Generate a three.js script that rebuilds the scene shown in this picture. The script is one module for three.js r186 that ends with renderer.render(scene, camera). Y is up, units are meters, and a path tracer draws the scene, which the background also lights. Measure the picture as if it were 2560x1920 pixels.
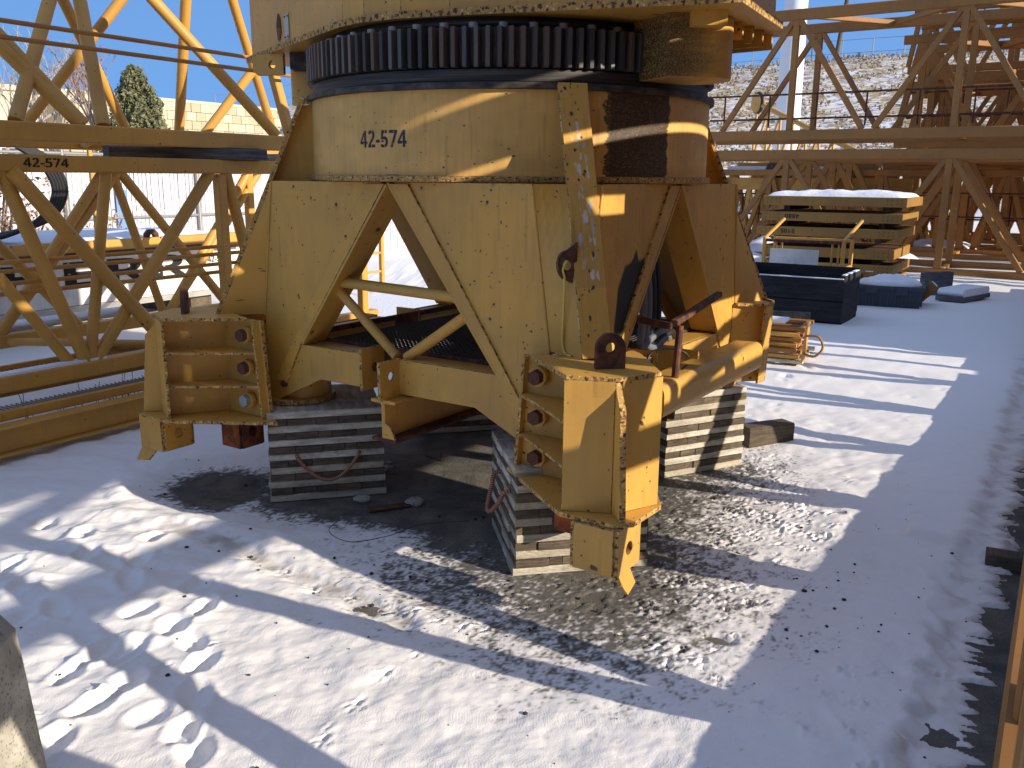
import * as THREE from 'three';
import { mergeGeometries } from 'three/addons/utils/BufferGeometryUtils.js';
import { createNoise2D, createNoise3D } from 'simplex-noise';

// ---------------------------------------------------------------- camera, sky, sun, exposure
const scene = new THREE.Scene();
const D2R = Math.PI / 180;
const camera = new THREE.PerspectiveCamera(47.15, 4 / 3, 0.05, 500);
camera.position.set(0, 1.65, 0);
camera.rotation.order = 'YXZ';
camera.rotation.set(-13.19 * D2R, 0, 0.44 * D2R);

const renderer = new THREE.WebGLRenderer({ antialias: true });
renderer.toneMapping = THREE.LinearToneMapping;
renderer.toneMappingExposure = 1.3;
renderer.shadowMap.enabled = true;

const SUN_EL = 19.3 * D2R, SUN_AZ = 30 * D2R;          // from the right, a little behind the camera
const sunDir = new THREE.Vector3(Math.cos(SUN_EL) * Math.cos(SUN_AZ), Math.sin(SUN_EL), Math.cos(SUN_EL) * Math.sin(SUN_AZ));
const sun = new THREE.DirectionalLight(new THREE.Color().setRGB(1.0, 0.89, 0.75), 4.8);
sun.position.copy(sunDir).multiplyScalar(60);
sun.castShadow = true;
Object.assign(sun.shadow.camera, { left: -25, right: 25, top: 25, bottom: -25, near: 1, far: 140 });
sun.shadow.mapSize.set(2048, 2048);
scene.add(sun, sun.target);

const clamp1 = (x) => Math.min(1, Math.max(-1, x));
{ // clear winter sky: overhead greyed and brightened to lift the shade, bluer lower down
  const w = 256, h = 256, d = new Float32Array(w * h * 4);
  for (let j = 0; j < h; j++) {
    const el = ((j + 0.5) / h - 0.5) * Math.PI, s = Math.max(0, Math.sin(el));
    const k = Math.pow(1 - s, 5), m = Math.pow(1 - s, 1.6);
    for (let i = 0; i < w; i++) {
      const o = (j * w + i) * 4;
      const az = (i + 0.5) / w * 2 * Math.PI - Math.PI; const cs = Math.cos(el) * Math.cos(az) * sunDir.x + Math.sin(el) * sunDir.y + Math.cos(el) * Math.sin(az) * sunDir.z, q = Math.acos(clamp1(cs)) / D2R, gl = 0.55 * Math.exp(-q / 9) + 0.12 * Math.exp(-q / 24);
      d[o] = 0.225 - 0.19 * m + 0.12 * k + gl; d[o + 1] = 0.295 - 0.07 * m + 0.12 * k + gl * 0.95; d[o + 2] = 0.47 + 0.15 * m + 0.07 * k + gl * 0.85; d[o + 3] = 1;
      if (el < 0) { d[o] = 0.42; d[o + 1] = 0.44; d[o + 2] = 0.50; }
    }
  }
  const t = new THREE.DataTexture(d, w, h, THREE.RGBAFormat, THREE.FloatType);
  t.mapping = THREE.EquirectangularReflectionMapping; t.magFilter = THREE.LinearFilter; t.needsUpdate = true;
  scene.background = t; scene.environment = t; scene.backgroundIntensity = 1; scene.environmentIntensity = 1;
}

// ---------------------------------------------------------------- helpers
function mulberry(a) { return () => { a |= 0; a = (a + 0x6d2b79f5) | 0; let t = Math.imul(a ^ (a >>> 15), 1 | a); t = (t + Math.imul(t ^ (t >>> 7), 61 | t)) ^ t; return ((t ^ (t >>> 14)) >>> 0) / 4294967296; }; }
let R = mulberry(4211);
const rr = (a, b) => a + (b - a) * R();
const n2 = createNoise2D(mulberry(7)), n3 = createNoise3D(mulberry(9));
const fbm = (x, y, o = 4) => { let s = 0, a = 0.5, f = 1; for (let i = 0; i < o; i++) { s += a * n2(x * f, y * f); a *= 0.5; f *= 2.03; } return s; };
const V = (x, y, z) => new THREE.Vector3(x, y, z);
const clamp = (x, a, b) => Math.min(b, Math.max(a, x));
const sstep = (a, b, x) => { const t = clamp((x - a) / (b - a), 0, 1); return t * t * (3 - 2 * t); };

// the yard runs along a lane: l metres down the lane, n metres to its right
const LA = 32 * D2R, LX = Math.sin(LA), LZ = -Math.cos(LA), NX = Math.cos(LA), NZ = Math.sin(LA);
const W = (l, y, n) => V(LX * l + NX * n, y, LZ * l + NZ * n);
const LANE_TURN = Math.atan2(-LZ, LX);   // rotation.y that turns local +x into the lane direction; local +z is then n

const used = {};
function numbered(n) { used[n] = (used[n] || 0) + 1; return used[n] === 1 ? n : n + '_' + String(used[n] - 1).padStart(3, '0'); }
function tag(o, label, category, group, kind) { o.userData = { label, category }; if (group) o.userData.group = group; if (kind) o.userData.kind = kind; return o; }
function thing(name, label, category, pos = [0, 0, 0], turn = 0, group) {
  const o = new THREE.Group(); o.name = numbered(name); scene.add(o); o.position.set(...pos); o.rotation.y = turn; return tag(o, label, category, group);
}
function mesh(name, geo, mat, parent) {
  const m = new THREE.Mesh(geo, mat); m.castShadow = m.receiveShadow = true;
  if (parent) { m.name = name; parent.add(m); } else { m.name = numbered(name); scene.add(m); }
  return m;
}
function structure(name, geo, mat) { const m = mesh(name, geo, mat); m.userData = { kind: 'structure' }; return m; }

function uvBox(g, ox = R() * 7, oy = R() * 7) {     // texture coordinates in metres, by the dominant axis of the normal
  if (g.index && !g.userData.keep) g = g.toNonIndexed();
  const p = g.attributes.position, uv = new Float32Array(p.count * 2), a = V(), b = V(), c = V(), n = V();
  for (let i = 0; i < p.count; i += 3) {
    a.fromBufferAttribute(p, i); b.fromBufferAttribute(p, i + 1); c.fromBufferAttribute(p, i + 2);
    n.copy(b).sub(a).cross(c.clone().sub(a)); const x = Math.abs(n.x), y = Math.abs(n.y), z = Math.abs(n.z);
    [a, b, c].forEach((q, k) => {
      const [u, v] = x >= y && x >= z ? [q.z, q.y] : y >= z ? [q.x, q.z] : [q.x, q.y];
      uv[(i + k) * 2] = u + ox; uv[(i + k) * 2 + 1] = v + oy;
    });
  }
  g.setAttribute('uv', new THREE.BufferAttribute(uv, 2)); return g;
}
const Q = new THREE.Quaternion(), M4 = new THREE.Matrix4();
function frame(a, b, up = V(0, 1, 0)) {              // local z along a->b, local y as near up as can be
  const z = b.clone().sub(a).normalize(); let u = up.clone(); if (Math.abs(z.dot(u)) > 0.999) u = V(1, 0, 0);
  const x = u.clone().cross(z).normalize(), y = z.clone().cross(x);
  return new THREE.Matrix4().makeBasis(x, y, z);
}
function chamferBox(w, h, d, c = 0.004) {            // box with chamfered long edges
  const s = new THREE.Shape(), x = w / 2, y = h / 2; c = Math.min(c, x * 0.8, y * 0.8);
  s.moveTo(-x + c, -y); s.lineTo(x - c, -y); s.lineTo(x, -y + c); s.lineTo(x, y - c); s.lineTo(x - c, y); s.lineTo(-x + c, y); s.lineTo(-x, y - c); s.lineTo(-x, -y + c); s.closePath();
  const g = new THREE.ExtrudeGeometry(s, { depth: d, bevelEnabled: false }); g.translate(0, 0, -d / 2); g.clearGroups(); return g;
}
function barGeo(a, b, w, h, c = 0.006, up) {
  const len = a.distanceTo(b), g = uvBox(chamferBox(w, h, len, c)); g.applyMatrix4(frame(a, b, up));
  const m = a.clone().add(b).multiplyScalar(0.5); return g.translate(m.x, m.y, m.z);
}
function tubeGeo(a, b, r, seg = 12) {
  const len = a.distanceTo(b); let g = new THREE.CylinderGeometry(r, r, len, seg, 1); g.rotateX(Math.PI / 2);
  const uv = g.attributes.uv, ox = R() * 5, oy = R() * 5; for (let i = 0; i < uv.count; i++) uv.setXY(i, uv.getX(i) * 2 * Math.PI * r + ox, uv.getY(i) * len + oy);
  g.applyMatrix4(frame(a, b)); const m = a.clone().add(b).multiplyScalar(0.5); return g.translate(m.x, m.y, m.z);
}
const bar = (name, a, b, w, h, mat, parent, c, up) => mesh(name, barGeo(a, b, w, h, c, up), mat, parent);
const tube = (name, a, b, r, mat, parent, seg) => mesh(name, tubeGeo(a, b, r, seg), mat, parent);
const boxAt = (w, h, d, x, y, z, c = 0.004) => uvBox(chamferBox(w, h, d, c)).translate(x, y, z);
function curveTube(pts, r, seg = 40, rad = 8, closed = false) {
  const c = new THREE.CatmullRomCurve3(pts, closed); const g = new THREE.TubeGeometry(c, seg, r, rad, closed), uv = g.attributes.uv, l = c.getLength();
  for (let i = 0; i < uv.count; i++) uv.setXY(i, uv.getX(i) * l, uv.getY(i) * 2 * Math.PI * r); return g;
}
// a flat steel plate: 3-D outline (coplanar), thickness grown to both sides; holes = [[x,y,z,r], ...]; group 0 faces, group 1 edges
function plateGeo(pts, t, holes = [], bevel = 0.0015) {
  const n = V(), c = V(); pts.forEach((p, i) => { const q = pts[(i + 1) % pts.length]; n.x += (p.y - q.y) * (p.z + q.z); n.y += (p.z - q.z) * (p.x + q.x); n.z += (p.x - q.x) * (p.y + q.y); c.add(p); });
  n.normalize(); c.multiplyScalar(1 / pts.length);
  let up = Math.abs(n.y) > 0.95 ? V(0, 0, -1) : V(0, 1, 0); const x = up.clone().cross(n).normalize(), y = n.clone().cross(x);
  const to2 = (p) => { const q = p.clone().sub(c); return new THREE.Vector2(q.dot(x), q.dot(y)); };
  const s = new THREE.Shape(pts.map(to2));
  for (const [hx, hy, hz, r] of holes) { const q = to2(V(hx, hy, hz)), h = new THREE.Path(); h.absarc(q.x, q.y, r, 0, Math.PI * 2, true); s.holes.push(h); }
  const g = new THREE.ExtrudeGeometry(s, { depth: t - 2 * bevel, bevelEnabled: true, bevelSize: bevel, bevelThickness: bevel, bevelOffset: -bevel, bevelSegments: 1, curveSegments: 14 });
  g.translate(0, 0, -t / 2 + bevel);
  const uv = g.attributes.uv, ox = R() * 7, oy = R() * 7; for (let i = 0; i < uv.count; i++) uv.setXY(i, uv.getX(i) + ox, uv.getY(i) + oy);
  g.applyMatrix4(new THREE.Matrix4().makeBasis(x, y, n)); return g.translate(c.x, c.y, c.z);
}
const plate = (name, pts, t, mats, parent, holes, bevel) => mesh(name, plateGeo(pts, t, holes, bevel), mats, parent);
// ruled sheet between edge a0-a1 and edge b0-b1, with thickness
function ruledGeo(a0, a1, b0, b1, t = 0.012, k = 10) {
  const P = [], I = [], UV = [], nrm = b0.clone().sub(a0).cross(a1.clone().sub(a0)).normalize().multiplyScalar(t);
  const ox = R() * 7, oy = R() * 7;
  for (let s = 0; s < 2; s++) for (let j = 0; j <= k; j++) for (let i = 0; i <= 4; i++) {
    const p = a0.clone().lerp(a1, j / k).lerp(b0.clone().lerp(b1, j / k), i / 4); if (s) p.sub(nrm);
    P.push(p.x, p.y, p.z); UV.push(i / 4 * a0.distanceTo(b0) + ox, p.y + oy);
  }
  const id = (s, j, i) => s * (k + 1) * 5 + j * 5 + i;
  for (let j = 0; j < k; j++) for (let i = 0; i < 4; i++) { I.push(id(0, j, i), id(0, j, i + 1), id(0, j + 1, i), id(0, j + 1, i), id(0, j, i + 1), id(0, j + 1, i + 1)); I.push(id(1, j, i), id(1, j + 1, i), id(1, j, i + 1), id(1, j + 1, i), id(1, j + 1, i + 1), id(1, j, i + 1)); }
  for (let j = 0; j < k; j++) for (const i of [0, 4]) I.push(id(0, j, i), id(0, j + 1, i), id(1, j, i), id(1, j, i), id(0, j + 1, i), id(1, j + 1, i));
  const g = new THREE.BufferGeometry(); g.setAttribute('position', new THREE.Float32BufferAttribute(P, 3)); g.setAttribute('uv', new THREE.Float32BufferAttribute(UV, 2)); g.setIndex(I);
  const f = g.toNonIndexed(); f.computeVertexNormals(); return f;
}
const merge = (gs) => mergeGeometries(gs.map((g) => { g = g.index ? g.toNonIndexed() : g.clone(); g.clearGroups(); for (const k of Object.keys(g.attributes)) if (!['position', 'normal', 'uv'].includes(k)) g.deleteAttribute(k); return g; }));

// ---------------------------------------------------------------- surfaces
function canvasTex(w, h, draw, srgb = true) {
  const c = document.createElement('canvas'); c.width = w; c.height = h; const g = c.getContext('2d'); draw(g, w, h);
  const t = new THREE.CanvasTexture(c); t.wrapS = t.wrapT = THREE.RepeatWrapping; if (srgb) t.colorSpace = THREE.SRGBColorSpace; t.magFilter = THREE.LinearFilter; return t;
}
function dataTex(w, h, fn, srgb = true) {
  const d = new Uint8Array(w * h * 4);
  for (let j = 0; j < h; j++) for (let i = 0; i < w; i++) { const c = fn(i / w, j / h, i, j), o = (j * w + i) * 4; d[o] = clamp(c[0], 0, 255); d[o + 1] = clamp(c[1], 0, 255); d[o + 2] = clamp(c[2], 0, 255); d[o + 3] = 255; }
  const t = new THREE.DataTexture(d, w, h); t.wrapS = t.wrapT = THREE.RepeatWrapping; t.magFilter = THREE.LinearFilter; if (srgb) t.colorSpace = THREE.SRGBColorSpace; t.needsUpdate = true; return t;
}
// noise that tiles over the unit square
function pn(x, y, f) { const a = x * 2 * Math.PI, b = y * 2 * Math.PI, r = f / (2 * Math.PI); return n3(Math.cos(a) * r + 3, Math.sin(a) * r, Math.cos(b) * r * 0.9 + Math.sin(b) * r * 1.7); }
const pf = (x, y, f, o = 4) => { let s = 0, a = 0.5; for (let i = 0; i < o; i++) { s += a * pn(x, y, f); a *= 0.55; f *= 2; } return s; };
const rep = (t, sx, sy = sx) => { t.repeat.set(sx, sy); return t; };
const mk = (o) => new THREE.MeshStandardMaterial(o);

function blob(g, x, y, r, col, rough = 0.35, stretch = 1, ang = 0) {
  g.fillStyle = col; g.beginPath(); const k = 9; for (let i = 0; i < k; i++) { const a = i / k * 6.283, q = r * (1 + (R() * 2 - 1) * rough), X = Math.cos(a) * q, Y = Math.sin(a) * q * stretch; g[i ? 'lineTo' : 'moveTo'](x + X * Math.cos(ang) - Y * Math.sin(ang), y + X * Math.sin(ang) + Y * Math.cos(ang)); } g.closePath(); g.fill();
}
function wrapDraw(w, h, x, y, r, f) { for (const dx of [-w, 0, w]) for (const dy of [-h, 0, h]) if (x + dx > -r && x + dx < w + r && y + dy > -r && y + dy < h + r) f(x + dx, y + dy); }
// weathered yellow paint: mottled, streaked, chipped to brown primer
function paintTex(size, metres, base, chips, grime) {
  return canvasTex(size, size, (g, w, h) => {
    const img = g.createImageData(w, h), px = img.data;
    for (let j = 0; j < h; j++) for (let i = 0; i < w; i++) {
      const u = i / w, v = j / h, m = pf(u, v, 2.5, 4), st = pn(u, v * 0.12, 26) * 0.5 + pn(u, v * 0.2, 60) * 0.3, f = (R() - 0.5) * 5, o = (j * w + i) * 4;
      const k = 1 + m * 0.10 + st * 0.035 * grime;
      px[o] = clamp(base[0] * k + f, 0, 255); px[o + 1] = clamp(base[1] * (k - Math.max(0, m) * 0.03) + f, 0, 255); px[o + 2] = clamp(base[2] * (k - m * 0.10) + f, 0, 255); px[o + 3] = 255;
    }
    g.putImageData(img, 0, 0);
    const s = size / metres;
    for (let i = 0; i < 60 * grime; i++) { const x = R() * w, y = R() * h, l = rr(0.05, 0.3) * s, q = rr(0.004, 0.02) * s; g.globalAlpha = rr(0.04, 0.13); wrapDraw(w, h, x, y, l, (X, Y) => { g.fillStyle = R() < 0.5 ? '#6b4a1c' : '#8a7040'; g.fillRect(X, Y, q, l); }); }
    g.globalAlpha = 1;
    for (let i = 0; i < chips; i++) {
      const big = R() < 0.06, r = (big ? rr(0.005, 0.010) : rr(0.0010, 0.0036)) * s, x = R() * w, y = R() * h, a = R() * 6.28, st = rr(0.9, big ? 1.6 : 2.2), seed = R(); if (pn(x / w, y / h, 5) < rr(-0.5, 0.35)) continue;
      wrapDraw(w, h, x, y, r * 4, (X, Y) => {
        const keep = R; R = mulberry(Math.floor(seed * 1e6));
        if (big || R() < 0.3) { g.globalAlpha = 0.28; blob(g, X, Y + r * 1.2, r * 1.5, '#9a6a2c', 0.4, st, a); g.globalAlpha = 1; }
        blob(g, X, Y, r, ['#3d2826', '#4a3029', '#5d3a2c', '#33231f'][Math.floor(R() * 4)], 0.4, st, a); R = keep;
      });
    }
  });
}
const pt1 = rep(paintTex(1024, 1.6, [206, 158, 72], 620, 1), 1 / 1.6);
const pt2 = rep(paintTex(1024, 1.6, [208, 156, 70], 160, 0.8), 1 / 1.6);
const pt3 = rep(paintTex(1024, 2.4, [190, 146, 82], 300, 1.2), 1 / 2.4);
const edgeT = rep(canvasTex(512, 512, (g, w, h) => {
  g.fillStyle = '#b9924e'; g.fillRect(0, 0, w, h);
  for (let i = 0; i < 1500; i++) { const x = R() * w, y = R() * h, r = Math.pow(R(), 2) * 9 + 1, c = ['#4a322a', '#6a482e', '#8a6438', '#dcbc80', '#5a3c30', '#caa35c'][Math.floor(R() * 6)]; wrapDraw(w, h, x, y, r * 3, (X, Y) => blob(g, X, Y, r, c, 0.5, rr(0.6, 2))); }
}), 1 / 0.35);
const rustT = rep(canvasTex(512, 512, (g, w, h) => {
  g.fillStyle = '#54362c'; g.fillRect(0, 0, w, h);
  for (let i = 0; i < 700; i++) { const x = R() * w, y = R() * h, r = rr(2, 26), c = ['#3c2824', '#6a4129', '#7f4c28', '#48312d', '#2f2220', '#935a2b'][Math.floor(R() * 6)]; g.globalAlpha = rr(0.15, 0.6); wrapDraw(w, h, x, y, r * 3, (X, Y) => blob(g, X, Y, r, c, 0.5, rr(0.6, 1.8))); }
}), 1 / 0.6);
const steelBump = rep(dataTex(256, 256, (u, v) => { const k = 128 + pf(u, v, 9, 3) * 90 + (R() - 0.5) * 18; return [k, k, k]; }, false), 1 / 0.5);
const yellow = mk({ map: pt1, roughness: 0.48, bumpMap: steelBump, bumpScale: 0.0006 });
const yellow2 = mk({ map: pt2, roughness: 0.48, bumpMap: steelBump, bumpScale: 0.0005 });
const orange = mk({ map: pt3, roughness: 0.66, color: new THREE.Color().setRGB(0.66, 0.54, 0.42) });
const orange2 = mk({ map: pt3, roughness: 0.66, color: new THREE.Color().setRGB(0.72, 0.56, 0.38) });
const dull = mk({ map: pt2, roughness: 0.6, color: new THREE.Color().setRGB(0.52, 0.5, 0.46) });
const edge = mk({ map: edgeT, roughness: 0.8 });
const rust = mk({ map: rustT, roughness: 0.88, bumpMap: steelBump, bumpScale: 0.001 });
const rustOrange = mk({ map: rustT, roughness: 0.9, color: new THREE.Color().setRGB(2.2, 1.5, 0.9) });
const paintPlate = [yellow, edge];
const blackSteel = mk({ color: new THREE.Color().setRGB(0.035, 0.034, 0.036), roughness: 0.55, metalness: 0.3, bumpMap: steelBump, bumpScale: 0.001 });
const blackSteel2 = mk({ map: rep(dataTex(256, 256, (u, v) => { const k = 62 + pf(u, v, 5, 4) * 40 + (R() - 0.5) * 16; return [k * 1.08, k, k * 0.92]; }), 1 / 0.5), roughness: 0.6, metalness: 0.15, bumpMap: steelBump, bumpScale: 0.001 });
const bareSteel = mk({ color: new THREE.Color().setRGB(0.34, 0.33, 0.31), roughness: 0.5, metalness: 0.5, bumpMap: steelBump, bumpScale: 0.001 });
const zinc = mk({ color: new THREE.Color().setRGB(0.42, 0.46, 0.46), roughness: 0.45, metalness: 0.5 });
const rubber = mk({ color: new THREE.Color().setRGB(0.018, 0.018, 0.02), roughness: 0.5 });
const greyHose = mk({ color: new THREE.Color().setRGB(0.16, 0.165, 0.18), roughness: 0.5 });
const whitePaint = mk({ map: rep(dataTex(512, 512, (u, v) => { const k = 226 + pf(u, v, 3, 4) * 26 + pn(u, v * 0.1, 40) * 6; return [k, k * 0.985, k * 0.95]; }), 1 / 1.5), roughness: 0.5 });
const blackPaint = mk({ color: new THREE.Color().setRGB(0.018, 0.018, 0.022), roughness: 0.5 });
function woodTex(base, dark, seed, rings) {
  return dataTex(512, 256, (u, v) => {
    const w = pn(u * 0.5, v, 5) * 0.05, gr = Math.sin((v + w + pn(u, v, 2) * 0.03) * rings * 6.283 + seed) * 0.5 + 0.5, f = pn(u * 0.25, v, 90) * 0.5 + pn(u, v, 40) * 0.25, st = pf(u, v, 3, 3), k = clamp(0.55 + gr * 0.25 + f * 0.35 + st * 0.45, 0, 1.15);
    return [0, 1, 2].map((c) => dark[c] + (base[c] - dark[c]) * k);
  });
}
const woodBump = rep(dataTex(512, 256, (u, v) => { const k = 130 + pn(u * 0.2, v, 70) * 70 + pn(u * 0.3, v, 140) * 40; return [k, k, k]; }, false), 1, 1 / 0.4);
const woodPale = [0, 1, 2].map((i) => mk({ map: rep(woodTex([[222, 214, 194], [206, 196, 172], [228, 222, 206]][i], [128, 118, 100], i * 2, 7 + i), 1 / 0.9, 1 / 0.4), roughness: 0.9, bumpMap: woodBump, bumpScale: 0.0025 }));
const woodDark = [0, 1, 2].map((i) => mk({ map: rep(woodTex([[122, 108, 86], [104, 92, 74], [112, 100, 84]][i], [56, 48, 38], i * 3 + 1, 11 + i), 1 / 0.7, 1 / 0.25), roughness: 0.95, bumpMap: woodBump, bumpScale: 0.003 }));
const woodGrey = mk({ map: rep(woodTex([118, 118, 120], [52, 52, 56], 4, 9), 1 / 1.2, 1 / 0.3), roughness: 0.92, bumpMap: woodBump, bumpScale: 0.003 });
const woodBlack = mk({ map: rep(woodTex([50, 50, 53], [15, 15, 17], 6, 8), 1 / 1.4, 1 / 0.6), roughness: 0.85, bumpMap: woodBump, bumpScale: 0.004 });
const ropeMat = mk({ map: rep(dataTex(128, 128, (u, v) => { const s = Math.sin((u * 4 + v * 1) * 6.283 * 2), k = 0.75 + 0.25 * s + (R() - 0.5) * 0.2; return [206 * k, 140 * k, 112 * k]; }), 12, 1), roughness: 0.95 });
const strapMat = mk({ color: new THREE.Color().setRGB(0.72, 0.55, 0.08), roughness: 0.6 });
const concrete = mk({ map: rep(dataTex(512, 512, (u, v) => { const k = 172 + pf(u, v, 4, 5) * 44 + (R() - 0.5) * 16 - (pn(u, v, 45) > 0.62 ? 40 : 0); return [k, k * 0.97, k * 0.88]; }), 1 / 0.9), roughness: 0.92, bumpMap: rep(dataTex(512, 512, (u, v) => { const k = 140 + pf(u, v, 14, 4) * 90 - (pn(u, v, 45) > 0.62 ? 70 : 0); return [k, k, k]; }, false), 1 / 0.9), bumpScale: 0.004 });
const snowCap = mk({ color: new THREE.Color().setRGB(0.86, 0.87, 0.9), roughness: 0.9, bumpMap: rep(dataTex(256, 256, (u, v) => { const k = 128 + pf(u, v, 12, 4) * 120; return [k, k, k]; }, false), 1 / 0.6), bumpScale: 0.006 });
function stencil(g, text, x, y, hgt, col, gapCol, cond = 0.86) {  // stencilled lettering with bridges
  g.save(); g.translate(x, y); g.scale(cond, 1); g.font = `bold ${hgt * 1.36}px sans-serif`; g.textBaseline = 'alphabetic'; g.fillStyle = col; g.fillText(text, 0, 0);
  const w = g.measureText(text).width; g.fillStyle = gapCol; let cx = 0;
  for (const ch of text) { const cw = g.measureText(ch).width; if (ch !== '-') g.fillRect(cx + cw * 0.5 - hgt * 0.02, -hgt * 0.28, hgt * 0.05, hgt * 0.32), g.fillRect(cx + cw * 0.52, -hgt * 1.06, hgt * 0.045, hgt * 0.24); cx += cw; }
  g.restore(); return w * cond;
}

// ---------------------------------------------------------------- printed lettering: a flat sheet of paint
function lettering(parent, text, w, h, pos, quat, col = '#151517', stencilled = true, name = 'painted_number') {
  const t = canvasTex(1024, 256, (g, cw, ch) => {
    g.clearRect(0, 0, cw, ch); const H0 = ch * 0.72; g.save();
    g.font = `bold ${H0 * 1.36}px sans-serif`; const m = g.measureText(text).width, k = (cw * 0.94) / m;
    g.translate(cw * 0.03, ch * 0.86); g.scale(k, 1); g.fillStyle = col; g.fillText(text, 0, 0);
    g.globalCompositeOperation = 'destination-out';
    if (stencilled) { let cx = 0; for (const c of text) { const q = g.measureText(c).width; if (c !== '-') { g.fillRect(cx + q * 0.46, -H0 * 0.30, H0 * 0.055, H0 * 0.34); g.fillRect(cx + q * 0.5, -H0 * 1.06, H0 * 0.05, H0 * 0.26); } cx += q; } }
    for (let i = 0; i < 46; i++) blob(g, R() * m, -R() * H0, rr(1, 5), '#fff', 0.5);
    g.restore(); g.globalCompositeOperation = 'source-over';
  });
  const p = mesh(name, new THREE.PlaneGeometry(w, h), mk({ map: t, transparent: true, alphaTest: 0.5, roughness: 0.7, side: THREE.DoubleSide }), parent);
  p.position.copy(pos); p.quaternion.copy(quat); return p;
}
const yawQ = (a) => new THREE.Quaternion().setFromAxisAngle(V(0, 1, 0), a);

// ---------------------------------------------------------------- the turntable base of the tower crane
const CX = -0.019, CZ = -4.855, PHI = 11.1 * D2R;
const S = Math.SQRT1_2, FD = 0.97;
const baseT = thing('crane_turntable_base', 'large yellow four-legged steel crane turntable base with drum, standing on timber blocks', 'crane base', [CX, 0, CZ], PHI);
{
  // drum with its own unrolled paint: number, oil stain, chips
  const drumTex = canvasTex(2048, 256, (g, w, h) => {
    const img = g.createImageData(w, h), px = img.data;
    for (let j = 0; j < h; j++) for (let i = 0; i < w; i++) {
      const u = i / w, v = j / h, a = u * 6.2832, m = n3(Math.cos(a) * 3, Math.sin(a) * 3, v * 1.6) * 0.6 + n3(Math.cos(a) * 8, Math.sin(a) * 8, v * 5) * 0.35, st = n3(Math.cos(a) * 38, Math.sin(a) * 38, v * 0.7), k = 1 + m * 0.085 + st * 0.03, f = (R() - 0.5) * 5, o = (j * w + i) * 4;
      px[o] = 222 * k + f; px[o + 1] = 175 * k + f; px[o + 2] = 96 * k + f; px[o + 3] = 255;
    }
    g.putImageData(img, 0, 0);
    const X = (deg) => ((deg + 360) % 360) / 360 * w;
    for (let i = 0; i < 260; i++) { const x = R() * w, r = rr(0.5, 1.5); blob(g, x, R() * h, R() < 0.1 ? r * 1.8 : r, ['#3d2826', '#4a3029', '#5d3a2c'][i % 3], 0.4, 1.6); }
    for (let i = 0; i < 90; i++) { g.globalAlpha = rr(0.05, 0.14); g.fillStyle = '#6b4a1c'; g.fillRect(R() * w, R() * h * 0.6, rr(1, 5), rr(20, 120)); }
    g.globalAlpha = 1;
    // grease that ran down from the gear and dried in grains
    const x0 = X(12.3), x1 = X(32.5);
    for (let i = 0; i < 30000; i++) { const y = R() * h, e = 9 * n2(y * 0.02, 4) + 4 * n2(y * 0.09, 9), x = x0 - e * 0.6 + R() * (x1 - x0 + e), q = (x - x0) / (x1 - x0); if (q < 0.06 && R() < 0.4) continue; g.globalAlpha = rr(0.15, 0.55); g.fillStyle = ['#3a2a18', '#4b361c', '#2c2117', '#5a431f'][i % 4]; g.fillRect(x, y, rr(1, 4), rr(1, 5)); }
    g.globalAlpha = 1;
    const hp = h * 0.2; stencil(g, '42-574', X(-51.6), h * 0.66, hp, '#26262c', 'rgb(221,175,96)', 0.40);
    g.fillStyle = '#26262c'; g.fillRect(X(-43), h * 0.975, 22, 5);
  });
  drumTex.repeat.set(1, 1);
  const drum = mesh('drum', new THREE.CylinderGeometry(1.027, 1.027, 0.37, 128, 1, true).translate(0, 1.835, 0), mk({ map: drumTex, roughness: 0.6, side: THREE.DoubleSide }), baseT);
  const ring = (ri, ro, y0, y1, name, mat, parent) => mesh(name, new THREE.LatheGeometry([[ri, y0], [ro - 0.003, y0], [ro, y0 + 0.003], [ro, y1 - 0.003], [ro - 0.003, y1], [ri, y1], [ri, y0]].map(([a, b]) => new THREE.Vector2(a, b)), 128), mat, parent);
  const scale = (m) => { const g = m.geometry, uv = g.attributes.uv; for (let i = 0; i < uv.count; i++) uv.setXY(i, uv.getX(i) * 6.5, uv.getY(i) * 0.3); return m; };
  scale(ring(0.86, 1.05, 2.008, 2.036, 'upper_flange', blackSteel2, baseT));
  scale(ring(0.86, 1.048, 1.629, 1.657, 'lower_flange', edge, baseT));
  mesh('inner_floor', new THREE.CircleGeometry(0.9, 48).rotateX(-Math.PI / 2).translate(0, 1.98, 0), mk({ map: pt1, side: THREE.DoubleSide, color: new THREE.Color().setRGB(0.6, 0.55, 0.5) }), baseT);

  const fl = (t, y, d = FD) => V((t - d) * S, y, (t + d) * S);      // left face of a leg; t runs towards the leg
  const fr = (t, y, d = FD) => V((d - t) * S, y, (t + d) * S);      // right face
  const OFF = 0.055;
  // stain on the panel right of the front leg
  const stained = canvasTex(1024, 1024, (g, w, h) => {
    g.drawImage(pt1.image, 0, 0, w, h);
    const pts = [[0.30, 0.60], [0.33, 0.44], [0.40, 0.36], [0.47, 0.35], [0.52, 0.30], [0.55, 0.35], [0.63, 0.34], [0.74, 0.29], [0.80, 0.42], [0.83, 0.6], [0.8, 0.82], [0.62, 0.93], [0.50, 0.90], [0.42, 0.82], [0.33, 0.74]];
    for (let k = 0; k < 26; k++) { g.globalAlpha = 0.11; g.fillStyle = '#1d1712'; g.beginPath(); pts.forEach(([x, y], i) => g[i ? 'lineTo' : 'moveTo']((x + rr(-0.014, 0.014)) * w, (y + rr(-0.014, 0.014)) * h)); g.closePath(); g.fill(); }
    g.globalAlpha = 1;
  });
  const stainMat = mk({ map: stained, roughness: 0.55 });
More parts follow.
